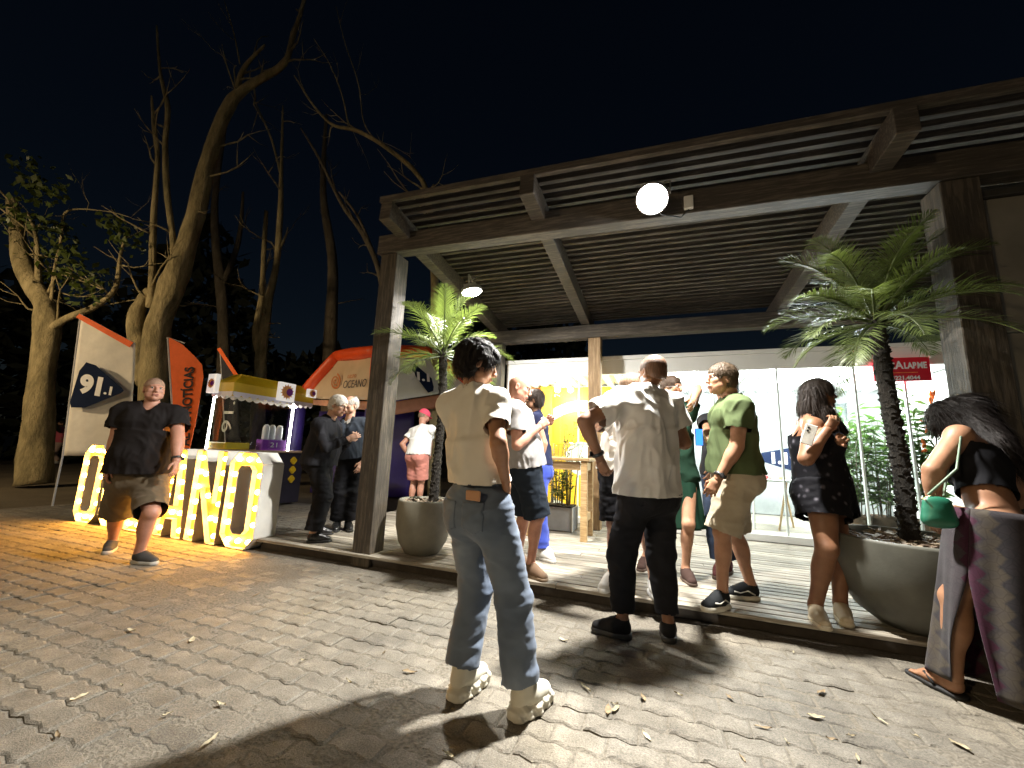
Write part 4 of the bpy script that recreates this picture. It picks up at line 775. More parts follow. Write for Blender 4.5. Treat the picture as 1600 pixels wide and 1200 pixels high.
# ================================================================== SURFACES FROM BLENDED SOLIDS (people, clothes, shoes)
_CO = np.array([(a, b, c) for a in (0, 1) for b in (0, 1) for c in (0, 1)])
_ED = [(i, j) for i in range(8) for j in range(i+1, 8) if np.abs(_CO[i]-_CO[j]).sum() == 1]
def frame(z, x=None):
    z = nrm(z); x = V(1, 0, 0) if x is None else V(x); x = x-z*(x@z)
    if np.linalg.norm(x) < 1e-3: x = np.cross(z, V(0, 1, 0))
    x = nrm(x); return np.array([x, np.cross(z, x), z])
class Blob:
    def __init__(s, h): s.h = h; s.P = []; s.cuts = []; s.op = []
    def ell(s, c, r_, M=None, k=.02, sub=False): s.P.append(('e', V(c), np.eye(3) if M is None else M, V(r_) if hasattr(r_, '__len__') else V(r_, r_, r_), k, sub)); return s
    def cap(s, a, b, ra, rb=None, k=.02, sub=False, x=None, fx=1, fy=1):
        s.P.append(('c', V(a), V(b), ra, ra if rb is None else rb, k, sub, frame(V(b)-V(a)+V(0, 0, 1e-6), x), fx, fy)); return s
    def tube(s, a, b, r0, r1, x=None, k=.012, open0=False, open1=True, sub=False):
        a = V(a); b = V(b); M = frame(b-a, x); r0 = r0 if hasattr(r0, '__len__') else (r0, r0); r1 = r1 if hasattr(r1, '__len__') else (r1, r1)
        s.P.append(('t', a, b, r0, r1, k, sub, M))
        if open1: s.op.append((b, M[2], max(r1)*1.07))
        if open0: s.op.append((a, -M[2], max(r0)*1.07))
        return s
    def cut(s, p, n, op=True, R_=9):
        s.cuts.append((V(p), nrm(n)))
        if op: s.op.append((V(p), nrm(n), R_))
        return s
    def _bb(s, q):
        if q[0] == 'e': m = q[3].max(); return q[1]-m, q[1]+m, q[4]
        m = max(q[3], q[4])*max(q[8], q[9], 1) if q[0] == 'c' else max(max(q[3]), max(q[4]))
        return np.minimum(q[1], q[2])-m, np.maximum(q[1], q[2])+m, q[5]
    def mesh(s, smooth=1):
        h = s.h; lo = np.min([s._bb(q)[0] for q in s.P if not s._sub(q)], axis=0)-4*h; hi = np.max([s._bb(q)[1] for q in s.P if not s._sub(q)], axis=0)+4*h
        n = np.ceil((hi-lo)/h).astype(int)+1; D = np.full(n, .3, np.float32); ax = [lo[i]+h*np.arange(n[i]) for i in range(3)]
        for q in s.P:
            a, b, k = s._bb(q); i0 = np.clip(np.floor((a-k-3*h-lo)/h).astype(int), 0, n); i1 = np.clip(np.ceil((b+k+3*h-lo)/h).astype(int)+1, 0, n)
            if np.any(i1 <= i0): continue
            X, Y, Z = np.meshgrid(ax[0][i0[0]:i1[0]], ax[1][i0[1]:i1[1]], ax[2][i0[2]:i1[2]], indexing='ij')
            if q[0] == 'e':
                M = q[2]; r_ = q[3]; dx, dy, dz = X-q[1][0], Y-q[1][1], Z-q[1][2]; L = [(dx*M[i][0]+dy*M[i][1]+dz*M[i][2])/r_[i] for i in range(3)]
                k0 = np.sqrt(L[0]**2+L[1]**2+L[2]**2)+1e-6; k1 = np.sqrt((L[0]/r_[0])**2+(L[1]/r_[1])**2+(L[2]/r_[2])**2)+1e-6; d = k0*(k0-1)/k1
            else:
                M = q[7]; dx, dy, dz = X-q[1][0], Y-q[1][1], Z-q[1][2]; L = [dx*M[i][0]+dy*M[i][1]+dz*M[i][2] for i in range(3)]; ln = np.linalg.norm(q[2]-q[1])+1e-6; t = np.clip(L[2]/ln, 0, 1)
                if q[0] == 'c':
                    e = L[2]-t*ln; d = np.sqrt((L[0]/q[8])**2+(L[1]/q[9])**2+e*e)-(q[3]+(q[4]-q[3])*t); d = d*min(q[8], q[9], 1)
                else:
                    rx = q[3][0]+(q[4][0]-q[3][0])*t; ry = q[3][1]+(q[4][1]-q[3][1])*t; rad = (np.sqrt((L[0]/rx)**2+(L[1]/ry)**2)-1)*np.minimum(rx, ry); d = np.maximum(rad, np.maximum(-L[2], L[2]-ln))
            sl = D[i0[0]:i1[0], i0[1]:i1[1], i0[2]:i1[2]]; d = d.astype(np.float32)
            if s._sub(q):
                d = -d; hh = np.clip(.5-.5*(d-sl)/k, 0, 1) if k else (sl > d)*1.0; D[i0[0]:i1[0], i0[1]:i1[1], i0[2]:i1[2]] = d+(sl-d)*hh+(k*hh*(1-hh) if k else 0)
            else:
                hh = np.clip(.5+.5*(d-sl)/k, 0, 1) if k else (sl < d)*1.0; D[i0[0]:i1[0], i0[1]:i1[1], i0[2]:i1[2]] = d+(sl-d)*hh-(k*hh*(1-hh) if k else 0)
        for p, nn in s.cuts:
            d = (ax[0][:, None, None]-p[0])*nn[0]+(ax[1][None, :, None]-p[1])*nn[1]+(ax[2][None, None, :]-p[2])*nn[2]; np.maximum(D, d.astype(np.float32), out=D)
        S = D < 0; cnt = sum(S[a:n[0]-1+a, b:n[1]-1+b, c:n[2]-1+c].astype(np.int8) for a, b, c in _CO); idx = np.argwhere((cnt > 0) & (cnt < 8))
        vals = [D[idx[:, 0]+a, idx[:, 1]+b, idx[:, 2]+c] for a, b, c in _CO]; acc = np.zeros((len(idx), 3)); num = np.zeros(len(idx))
        for i, j in _ED:
            m = (vals[i] < 0) != (vals[j] < 0); t = np.where(m, vals[i]/np.where(m, vals[i]-vals[j], 1), 0)[:, None]; acc += np.where(m[:, None], _CO[i]+t*(_CO[j]-_CO[i]), 0); num += m
        v = (idx+acc/num[:, None])*h+lo; ids = np.full(n, -1, np.int32); ids[idx[:, 0], idx[:, 1], idx[:, 2]] = np.arange(len(idx)); F = []
        for axn in range(3):
            b, c = (axn+1) % 3, (axn+2) % 3; s0 = [slice(None)]*3; s1 = [slice(None)]*3; s0[axn] = slice(0, -1); s1[axn] = slice(1, None); A_, B_ = S[tuple(s0)], S[tuple(s1)]; e = np.argwhere(A_ != B_)
            e = e[(e[:, b] > 0) & (e[:, c] > 0)]; fl = A_[e[:, 0], e[:, 1], e[:, 2]]; g = lambda db, dc: ids[tuple((e-(np.eye(3, dtype=int)[b]*db+np.eye(3, dtype=int)[c]*dc)).T)]
            q = np.stack([g(1, 1), g(0, 1), g(0, 0), g(1, 0)], 1); q[~fl] = q[~fl][:, ::-1]; F.append(q)
        f = np.concatenate(F); f = f[(f >= 0).all(1)]
        if s.op:
            c = v[f].mean(1); nn = np.cross(v[f[:, 2]]-v[f[:, 0]], v[f[:, 3]]-v[f[:, 1]]); nn /= np.linalg.norm(nn, axis=1)[:, None]+1e-9; kill = np.zeros(len(f), bool)
            for p, d, R_ in s.op: kill |= (np.abs((c-p)@d) < .9*h) & (nn@d > .55) & (np.linalg.norm(c-p, axis=1) < R_)
            f = f[~kill]; u, inv = np.unique(f, return_inverse=True); v = v[u]; f = inv.reshape(f.shape).astype(np.int32)
        for _ in range(smooth): v = relax(v, f)
        return v, f
    @staticmethod
    def _sub(q): return q[5] if q[0] == 'e' else q[6]
def relax(v, f, w=.5):
    E_ = np.concatenate([f[:, [0, 1]], f[:, [1, 2]], f[:, [2, 3]], f[:, [3, 0]]]); E_ = np.concatenate([E_, E_[:, ::-1]]); n = len(v); c = np.bincount(E_[:, 0], minlength=n)[:, None]+1e-9
    a = np.stack([np.bincount(E_[:, 0], v[E_[:, 1], i], n) for i in range(3)], 1)/c; return v+(a-v)*w
def normals(v, f):
    nn = np.cross(v[f[:, 2]]-v[f[:, 0]], v[f[:, 3]]-v[f[:, 1]]); o = np.zeros_like(v)
    for k in range(4):
        for i in range(3): o[:, i] += np.bincount(f[:, k], nn[:, i], len(v))
    return o/(np.linalg.norm(o, axis=1)[:, None]+1e-9)
def wrinkle(v, f, amp, sc, seed, M=None, power=1.5):
    p = v if M is None else v@M.T; q = p*V(sc); q = q+1.4*np.stack([noise3(q*.6, seed+5+i) for i in range(3)], 1); r1 = 1-np.abs(2*noise3(q, seed)-1); r2 = 1-np.abs(2*noise3(q*2.3+7, seed+1)-1)
    return v+normals(v, f)*((r1**power-.45)*amp+(r2**power-.45)*amp*.4)[:, None]
# ------------------------------------------------------------------ cloth / skin materials
def fabric(name, c, rough=.85, var=.1, weave=900, sheen=.1, patt=None):
    if name in MATS: return MATS[name]
    q = N(name); v = q.coord(); f = q.noise(v, 7, 4); fn = q.noise(v, weave, 2)
    col = q.ramp(f, [(.3, tuple(x*(1-var) for x in c)), (.7, tuple(min(1, x*(1+var)) for x in c))])
    if patt: col = patt(q, v, col)
    q.l(col, q.b.inputs['Base Color']); q.b.inputs['Roughness'].default_value = rough; q.b.inputs['Sheen Weight'].default_value = sheen if max(c) > .1 else 0; q.b.inputs['Specular IOR Level'].default_value = .25 if max(c) > .1 else .08; q.bump(fn, .25, .0015); MATS[name] = q.m; return q.m
def skin(name, c):
    if name in MATS: return MATS[name]
    q = N(name); v = q.coord(); f = q.noise(v, 14, 5); f2 = q.noise(v, 220, 3)
    q.l(q.ramp(f, [(.3, (c[0]*.82, c[1]*.76, c[2]*.74)), (.7, (min(1, c[0]*1.1), c[1]*1.08, c[2]*1.06))]), q.b.inputs['Base Color']); q.b.inputs['Roughness'].default_value = .5; q.b.inputs['Specular IOR Level'].default_value = .4
    q.b.inputs['Subsurface Weight'].default_value = .12; q.b.inputs['Subsurface Radius'].default_value = (.012, .005, .003); q.bump(f2, .12, .001); MATS[name] = q.m; return q.m
def hairmat(name, c):
    if name in MATS: return MATS[name]
    q = N(name); v = q.coord((60, 60, 6)); f = q.noise(v, 3, 5, .7)
    q.l(q.ramp(f, [(.3, tuple(x*.5 for x in c)), (.7, tuple(min(1, x*1.6) for x in c))]), q.b.inputs['Base Color']); q.b.inputs['Roughness'].default_value = .5; q.b.inputs['Specular IOR Level'].default_value = .2; q.bump(f, .8, .004); MATS[name] = q.m; return q.m
SK = dict(fair=skin('skin_fair', (.52, .31, .22)), tan=skin('skin_tan', (.42, .23, .14)), olive=skin('skin_olive', (.34, .185, .11)), brown=skin('skin_brown', (.24, .12, .065)), red=skin('skin_ruddy', (.46, .24, .17)))
EYE_M = mat('eye_dark', (.02, .014, .01), .15, .1, 20, 0); LIP = mat('lips', (.26, .09, .075), .45, .1, 20, .1); EYEW = mat('eye_white', (.36, .33, .3), .3, .05, 20, 0)
# ------------------------------------------------------------------ skeleton
def ik(a, t, l1, l2, pole):
    a = V(a); t = V(t); d = t-a; L = np.linalg.norm(d); L2 = min(L, (l1+l2)*.999); u = d/max(L, 1e-6); x = (l1*l1-l2*l2+L2*L2)/(2*L2); hgt = math.sqrt(max(0, l1*l1-x*x)); p = V(pole)-u*(V(pole)@u); p = nrm(p) if np.linalg.norm(p) > 1e-4 else V(0, 0, 0)
    return a+u*x+p*hgt, a+u*L2
class Person:
    """facing = heading in degrees (0 = +x, 90 = away from the viewer); all points in world coordinates"""
    def __init__(s, label, H, face, hip, neck, feet, hands, skin, chest=None, head=None, hpitch=0, hroll=0, sex='m', bulk=1.0, belly=0, arm=1.0, leg=1.0, h=.0095, elbow=None, knee=None, headpos=None, curl=(.5, .5), shdrop=0, group=None, name='person', noleg=False, palm=(None, None), sw=None, stand=.992):
        S = s.S = H/1.75; s.H = H; s.sex = sex; s.bulk = bulk; s.belly = belly; s.skin = SK[skin]; s.h = h; s.armk = arm; s.legk = leg
        s.hip = V(hip); s.neck = V(neck)
        if stand:                                     # lift the hips until the legs are nearly straight
            zz = []
            for i in (0, 1):
                a = V(feet[i][0])+nrm(V(feet[i][1])-V(feet[i][0]))*.055*S+EZ*.095*S; sgn = 1 if i == 0 else -1; hj = s.hip+V(math.sin(R(face)), -math.cos(R(face)), 0)*sgn*.09*S; dh = np.linalg.norm((hj-a)[:2]); zz.append(a[2]+math.sqrt(max(.01, (.815*S*stand)**2-dh*dh)))
            s.hip[2] = min(zz)
        face = R(face); ch = face if chest is None else R(chest); hd = ch if head is None else R(head)
        rt = lambda a: V(math.sin(a), -math.cos(a), 0); fw = lambda a: V(math.cos(a), math.sin(a), 0)
        up = nrm(s.neck-s.hip); s.up = up; pr = rt(face); s.PF = np.array([pr, np.cross(nrm(.6*EZ+.4*up), pr), nrm(.6*EZ+.4*up)]); s.PF[1] = nrm(np.cross(s.PF[2], s.PF[0])); s.PF[0] = np.cross(s.PF[1], s.PF[2])
        cr = rt(ch); cr = nrm(cr-up*(cr@up)); s.CF = np.array([cr, np.cross(up, cr), up])
        hf = fw(hd)*math.cos(R(hpitch))+EZ*math.sin(R(hpitch)); hx = rt(hd)*math.cos(R(hroll))+EZ*math.sin(R(hroll)); hx = nrm(hx-hf*(hx@hf)); s.HF = np.array([hx, hf, np.cross(hx, hf)])
        s.head = s.neck+(nrm(up*.6+EZ*.4)*.165*S+hf*.028*S) if headpos is None else V(headpos)
        sw = (.176 if sex == 'm' else .148)*S*(.5+.5*bulk) if sw is None else sw; s.sh = [s.neck+s.CF[0]*sg*sw-s.CF[2]*(.066*S+shdrop) for sg in (1, -1)]       # 0 = right, 1 = left
        hw = (.088 if sex == 'm' else .095)*S; s.hj = [s.hip+s.PF[0]*sg*hw for sg in (1, -1)]
        s.ank = []; s.toe = []; s.heel = []; s.knee = []; s.el = []; s.wr = []
        for i in (0, 1):
            hx_, tx_ = V(feet[i][0]), V(feet[i][1]); d = tx_-hx_; d = nrm(d); flat = nrm(V(d[0], d[1], 0)); s.heel.append(hx_); s.toe.append(hx_+d*.265*S); a_ = hx_+d*.055*S+nrm(np.cross(np.cross(d, EZ), d))*.095*S
            pole = (s.PF[1]*.6+flat*.6) if knee is None or knee[i] is None else V(knee[i]); kn, an = ik(s.hj[i], a_, .415*S, .40*S, pole); s.knee.append(kn); s.ank.append(a_)
            pole = (-s.CF[1]*.8-EZ*.2+s.CF[0]*(.35 if i == 0 else -.35)) if elbow is None or elbow[i] is None else V(elbow[i]); e, w_ = ik(s.sh[i], hands[i], .285*S, .255*S, pole); s.el.append(e); s.wr.append(w_)
        base = (s.heel[0]+s.heel[1]+s.toe[0]+s.toe[1])/4; base[2] = min(s.heel[0][2], s.heel[1][2]); s.root = thing(name, label, 'person', base, group)
        s.body(curl, noleg, palm)
    def body(s, curl, noleg, palm):
        S = s.S; b = s.bulk; B = Blob(s.h); H_, C_, P_ = s.HF, s.CF, s.PF; fem = s.sex == 'f'
        L = lambda c, M, x, y, z: c+V(x, y, z)@M*S
        s.chestc = s.neck-s.up*.20*S; s.mid = (s.hip*.5+s.chestc*.5)
        s.torso(B, -.010); B.cap(s.neck-s.up*.03*S, s.head-H_[2]*.03*S-H_[1]*.015*S, .055*S*(.6+.4*b)*(.86 if fem else 1), .05*S*(.86 if fem else 1), .02)
        for i in (0, 1):
            a = s.armk*S; B.ell(s.sh[i], .056*a, None, .03); B.cap(s.sh[i], s.el[i], .05*a, .040*a, .02); m = s.el[i]*.75+s.wr[i]*.25; B.cap(s.el[i], s.wr[i], .040*a, .0265*a, .015); B.ell(m, V(.04, .04, .07)*a, frame(s.wr[i]-s.el[i]), .02)
            if not noleg:
                l = s.legk*S; B.cap(s.hj[i], s.knee[i], .088*l, .055*l, .03); B.cap(s.knee[i], s.ank[i], .051*l, .034*l, .02); d = nrm(s.ank[i]-s.knee[i]); bk = -nrm(s.toe[i]-s.heel[i]); B.ell(s.knee[i]*.7+s.ank[i]*.3+bk*.018*l, V(.05, .05, .11)*l, frame(d), .03); B.ell(s.knee[i]-bk*.01*l, .05*l, None, .02); B.cap(s.ank[i], s.ank[i]*.35+s.toe[i]*.65, .034*l, .022*l, .02)
        v, f = B.mesh(2); VS, FS = [v], [f]; n = len(v)
        for i in (0, 1):
            v, f = s.hand(i, curl[i], palm[i]); VS.append(v); FS.append(f+n); n += len(v)
        v, f = s.headmesh(); VS.append(v); FS.append(f+n)
        s.bodyo = mesh_np('body', np.concatenate(VS), np.concatenate(FS), s.skin, s.root, True)
        c = s.head
        for sg in (-1, 1):
            p = L(c, H_, sg*.031, .0745, .008); e = MB().lathe(p, [(.0128*S*math.sin(a), -.0128*S*math.cos(a)) for a in np.linspace(.05, 3.09, 8)], 10).build('eye', EYEW, s.root, True); MB().lathe(p+H_[1]*.0085*S, [(.0065*S*math.sin(a), -.0065*S*math.cos(a)) for a in np.linspace(.05, 3.09, 6)], 8).build('iris', EYE_M, e, True)
        Bl = Blob(.004*S); p = L(c, H_, 0, .0935, -.060); Bl.cap(p-H_[0]*.018*S, p+H_[0]*.018*S, .0068*S, None, .004); v, f = Bl.mesh(1); mesh_np('lips', v, f, LIP, s.root, True)
    def torso(s, B, g, k=.06):
        """g: growth in metres over the bare body"""
        S = s.S; b = s.bulk; C_, P_ = s.CF, s.PF; fem = s.sex == 'f'; L = lambda c, M, x, y, z: c+V(x, y, z)@M*S
        q = V(g, g, g); wst = .128 if fem else .145
        B.ell(L(s.chestc, C_, 0, .0, .02), V(.155*b if not fem else .14*b, .112*b, .17)*S+q, C_, k); B.ell(L(s.mid, C_, 0, .0, 0), V(wst*b, .10*b, .15)*S+q, C_, k); B.ell(L(s.hip, P_, 0, -.005, .04), V(.16*b if not fem else .168*b, .11*b, .12)*S+q, P_, k)
        B.cap(s.sh[0], s.sh[1], .055*S+g, None, k)
        for sg in (-1, 1):
            B.ell(L(s.hip, P_, sg*.07, -.055*b, -.035), V(.085*b, .082*b, .09)*S+q, P_, k*.7); B.cap(s.neck+s.up*.02*S, s.sh[0 if sg > 0 else 1]-(s.sh[0 if sg > 0 else 1]-s.neck)*.25, .04*S+g*.5, .045*S+g*.5, k*.7)
            if fem: B.ell(L(s.chestc, C_, sg*.07, .085*b, -.01), V(.062, .058, .062)*S*b+q, C_, .03)
            else: B.ell(L(s.chestc, C_, sg*.075, .06*b, .05), V(.075, .055, .07)*S*b+q, C_, .04)
        if s.belly: B.ell(L(s.mid, C_, 0, .06+.03*s.belly, -.02), V(.135*b, .08+.06*s.belly, .14)*S+q, C_, .06)
    def hand(s, i, curl, palm):
        S = s.S*1.0; w_ = s.wr[i]; d = nrm(s.wr[i]-s.el[i]); sg = 1 if i == 0 else -1
        pn = V(palm) if palm is not None else nrm(-s.CF[0]*sg*.8-s.CF[1]*.35); pn = nrm(pn-d*(pn@d)); x = np.cross(d, pn)*sg          # x: towards the thumb side
        if palm is None and x@s.CF[1] < 0: x = -x
        B = Blob(.0042*S); P = lambda a, b_, c: w_+(d*a+x*b_+pn*c)*S
        B.cap(P(-.02, 0, 0), P(.03, 0, 0), .026*S, .026*S, .01, False, x, 1.05, .8); B.cap(P(.03, .014, 0), P(.085, .024, 0), .021*S, .016*S, .012, False, pn, .8, 1); B.cap(P(.03, -.010, 0), P(.08, -.022, 0), .021*S, .015*S, .012, False, pn, .8, 1); B.cap(P(.03, .0, 0), P(.085, .0, 0), .02*S, .016*S, .012, False, pn, .8, 1)
        for j, (o, ln, r_) in enumerate(((.030, .068, .0088), (.010, .076, .0092), (-.010, .070, .0088), (-.028, .055, .0078))):
            p = P(.088-.004*abs(j-1), o, 0); th = curl*(.9+.12*j); a = 0
            for k, fr in enumerate((.46, .31, .23)):
                a += th*(1.0 if k else .75); dd = d*math.cos(a)+pn*math.sin(a); e = p+(dd+x*.05*(1.5-j))*ln*fr*S; B.cap(p, e, r_*(1-.1*k)*S, r_*(.92-.1*k)*S, .004); p = e
        p = P(.022, .026, .006); q = P(.055, .050, .016+.012*curl); e = P(.088, .055-.012*curl, .024+.028*curl); B.cap(p, q, .012*S, .010*S, .008); B.cap(q, e, .010*S, .0078*S, .004)
        return B.mesh(1)
    def headmesh(s):
        S = s.S; c = s.head; M = s.HF; L = lambda x, y, z: c+V(x, y, z)@M*S; fem = s.sex == 'f'; j = .9 if fem else 1.0; B = Blob(.0052*S)
        B.ell(L(0, -.014, .032), V(.075, .094, .083)*S, M, .01); B.ell(L(0, .02, -.028), V(.060*j, .068, .082)*S, M, .03); B.ell(L(0, .034, -.074), V(.044*j, .046, .036)*S, M, .025); B.ell(L(0, .066, -.094), V(.020*j, .018, .018)*S, M, .02)
        B.cap(L(0, -.035, -.02), s.neck+s.up*-.01*S-s.CF[1]*.0, .05*S*(.84 if fem else 1), .054*S*(.84 if fem else 1)*(.6+.4*s.bulk), .03)
        for sg in (-1, 1):
            B.ell(L(sg*.042, .058, -.018), V(.022, .022, .02)*S, M, .02); B.ell(L(sg*.031, .0985, .006), V(.018, .014, .0125)*S, M, .012, True); B.cap(L(sg*.012, .088, .027), L(sg*.044, .074, .026), .0095*S, .008*S, .012); B.ell(L(sg*.0765, -.012, -.008), V(.0085, .019, .032)*S, M, .008); B.ell(L(sg*.083, -.010, -.004), V(.006, .010, .018)*S, M, .004, True); B.ell(L(sg*.012, .101, -.031), .0085*S, None, .008); B.ell(L(sg*.05, .03, -.06), V(.02, .03, .025)*S, M, .03)
        B.cap(L(0, .090, .014), L(0, .109, -.026), .0085*S, .0125*S, .01); B.cap(L(-.016, .088, -.055), L(.016, .088, -.055), .008*S, None, .012); B.cap(L(-.014, .088, -.068), L(.014, .088, -.068), .008*S, None, .01); B.ell(L(0, .092, -.079), V(.016, .008, .006)*S, M, .008, True)
        return B.mesh(1)
    # -------------------------------------------------------------- hair
    def hair(s, style, c, name=None):
        S = s.S; M = s.HF; L = lambda x, y, z: s.head+V(x, y, z)@M*S; B = Blob(.0062*S); g = {'crop': .0025, 'short': .011, 'pixie': .016, 'long': .016, 'side': .012}[style]
        B.ell(L(0, -.016, .034), V(.077+g*.8, .096+g, .084+g)*S, M, .01)
        if style != 'side': B.ell(L(0, -.045, -.02), V(.066+g, .058+g*.8, .06+g)*S, M, .02)
        else: B.ell(L(0, -.03, -.015), V(.075+g*.6, .075+g, .05)*S, M, .02)
        if style == 'pixie': B.ell(L(.0, .062, .066), V(.062, .036, .034)*S, M, .02); B.ell(L(0, -.075, -.03), V(.055, .04, .055)*S, M, .02); B.cap(L(.078, .03, .03), L(.078, .03, -.035), .011*S, .005*S, .01); B.cap(L(-.078, .03, .03), L(-.078, .03, -.035), .011*S, .005*S, .01)
        fz = .062 if style in ('crop', 'short', 'side') else .05
        if style == 'side': B.ell(L(0, .03, .11), V(.065, .10, .07)*S, M, .01, True)
        B.ell(L(0, .108, fz-.135), V(.092, .074, .125)*S, M, .008, True)
        for sg in (-1, 1): B.ell(L(sg*.085, .012 if style != 'pixie' else .0, -.03 if style != 'pixie' else -.022), V(.03, .034 if style != 'pixie' else .022, .05 if style != 'pixie' else .03)*S, M, .006, True)
        if style in ('crop', 'short', 'side'): B.ell(L(0, -.02, -.12), V(.12, .12, .065)*S, M, .01, True)
        if style == 'pixie': B.ell(L(0, -.02, -.15), V(.12, .12, .065)*S, M, .01, True)
        v, f = B.mesh(1); 
        if style != 'crop': v = wrinkle(v, f, .006*S if style != 'pixie' else .011*S, (95, 40, 28), 3, M)
        o = mesh_np(name or 'hair', v, f, hairmat('hair_%s' % (c,), c), s.root, True)
        if style != 'crop': s.strands(v, f, c, o, {'short': 900, 'side': 600, 'pixie': 2200, 'long': 1300}[style], {'short': .022, 'side': .022, 'pixie': .026, 'long': .07}[style])
        return o
    def strands(s, v, f, c, par, n, ln):
        """loose locks lying on the hair, so that its outline breaks up"""
        g = np.random.default_rng(len(v)); nn = normals(v, f); ix = g.integers(0, len(v), n); top = s.head+s.HF[2]*.11*s.S-s.HF[1]*.03*s.S; V_ = []; F_ = []
        p = v[ix]+nn[ix]*.001; d = (p-top); d = d/(np.linalg.norm(d, axis=1)[:, None]+1e-6)-EZ*.5+g.normal(0, .2, (n, 3)); N_ = nn[ix]; d = d-N_*(d*N_).sum(1)[:, None]; d /= np.linalg.norm(d, axis=1)[:, None]+1e-6; sd = np.cross(d, N_); L = ln*s.S*g.uniform(.5, 1.3, n)[:, None]; w_ = .0013*s.S*g.uniform(.6, 1.5, n)[:, None]
        for k, (u, lift) in enumerate(((0, .0), (.35, .004), (.7, .006), (1, .003))):
            q = p+d*L*u+N_*(lift+g.uniform(0, .003, n)[:, None])*s.S-EZ*L*.25*u*u; ww = w_*(1-.8*u); V_ += [q-sd*ww, q+sd*ww]
        VV = np.stack(V_, 1).reshape(-1, 3); b = np.arange(n)[:, None]*8; F_ = np.concatenate([np.concatenate([b+2*k, b+2*k+1, b+2*k+3, b+2*k+2], 1) for k in range(3)])
        tag(mesh_np('hair_strands', VV, F_.astype(np.int32), hairmat('hair_%s' % (c,), c), par), kind='stuff')
    # -------------------------------------------------------------- clothes
    def tee(s, m, g=.016, hem=.02, flare=.02, sleeve=.55, sr=.066, wr=.010, vneck=False, sc=(9, 9, 5), seed=1, name='t_shirt', h=None, longs=False, collar=.066, bodyrx=1.0):
        S = s.S; B = Blob(h or s.h); b = s.bulk; s.torso(B, g, .07); he = s.hip-s.PF[2]*hem*S; rx = (.165*b*bodyrx)*S+g+flare; ry = (.12*b+.035*s.belly)*S+g+flare
        yo = s.CF[1]*(.02*s.belly)*S
        B.tube(s.chestc-s.up*.05*S+yo*.5, he+yo, (.152*b*S+g, .112*b*S+g), (rx, ry), s.PF[0], .05)
        for i in (0, 1):
            d = nrm(s.el[i]-s.sh[i]); 
            if longs:
                a = s.armk; B.cap(s.sh[i], s.el[i], .062*S*a, .054*S*a, .03); B.tube(s.el[i]-nrm(s.wr[i]-s.el[i])*.02, s.wr[i]-nrm(s.wr[i]-s.el[i])*.015*S, .053*S*a, .040*S*a, None, .03)
            else: B.ell(s.sh[i], (.054*S*s.armk+g*.4), None, .04); B.tube(s.sh[i]-d*.02, s.sh[i]+(s.el[i]-s.sh[i])*sleeve, sr*S*s.armk, (sr*1.04)*S*s.armk, None, .03)
        n0 = s.neck+s.up*.015*S+s.CF[1]*.01; B.cap(n0, n0+s.up*.14*S+s.CF[1]*.05*S, collar*S, .09*S, .006, True)
        if vneck: B.cap(n0+s.CF[1]*.06*S, n0+s.CF[1]*.125*S-s.up*.075*S, .045*S, .012*S, .004, True)
        B.cut(he+yo, -s.PF[2], True); v, f = B.mesh(2); v = wrinkle(v, f, wr*1.7, sc, seed, s.CF, 2.0); v = relax(v, f, .25); o = mesh_np(name, v, f, m, s.root, True); return o
    def pants(s, m, to=1.0, r0=.105, r1=.085, r2=.075, waist=.10, wr=.008, sc=(10, 10, 22), seed=4, name='trousers', g=.012, h=None, flare=0):
        """to: 1 = ankle; below 1 the hem sits that far down the thigh+shin (0.5 = knee)"""
        S = s.S*s.legk; B = Blob(h or s.h); b = s.bulk; P_ = s.PF; L = lambda x, y, z: s.hip+V(x, y, z)@P_*s.S
        B.ell(L(0, -.005, .045), V(.162*b if s.sex == 'm' else .17*b, .112*b+.02*s.belly, .13)*s.S+g, P_, .05); B.ell(L(0, -.0, -.03), V(.15*b, .11*b, .1)*s.S+g, P_, .05)
        for i in (0, 1):
            sg = 1 if i == 0 else -1; B.ell(L(sg*.07, -.055*b, -.035), V(.086*b, .082*b, .092)*s.S+g, P_, .05)
            if to <= .55:
                e = s.hj[i]+(s.knee[i]-s.hj[i])*min(1, to*2) if to <= .5 else s.knee[i]+(s.ank[i]-s.knee[i])*(to-.5)*2
                if to > .5: B.cap(s.hj[i], s.knee[i], r0*S, r1*S, .05); B.tube(s.knee[i]*.8+s.hj[i]*.2, e, r1*S, r2*S, None, .03)
                else: B.tube(s.hj[i]-nrm(s.knee[i]-s.hj[i])*.02, e, r0*S, r2*S, None, .05)
            else:
                e = s.knee[i]+(s.ank[i]-s.knee[i])*(to-.5)*2; B.cap(s.hj[i], s.knee[i], r0*S, r1*S, .05); B.tube(s.knee[i], e, r1*S, r2*S, None, .04)
        B.cut(L(0, 0, waist), P_[2], True); v, f = B.mesh(2); v = wrinkle(v, f, wr, sc, seed); v = relax(v, f, .3); o = mesh_np(name, v, f, m, s.root, True)
        q = (v-s.hip)@P_.T/s.S; nn = normals(v, f)
        def patch(nm, sel, k):
            ff = f[sel[f].all(1)]
            if len(ff) < 6: return
            u, inv = np.unique(ff, return_inverse=True); po = mesh_np(nm, v[u]+nn[u]*k, inv.reshape(ff.shape).astype(np.int32), m, s.root, True); po.parent = o; po.modifiers.new('t', 'SOLIDIFY').thickness = .003
        patch('waistband', q[:, 2] > waist-.045, .003)
        for sg in (-1, 1): patch('back_pocket', (np.abs(q[:, 0]*sg-.082) < .06) & (q[:, 1] < -.03) & (q[:, 2] < .055) & (q[:, 2] > -.10+.35*np.abs(q[:, 0]*sg-.082)), .003)
        return o
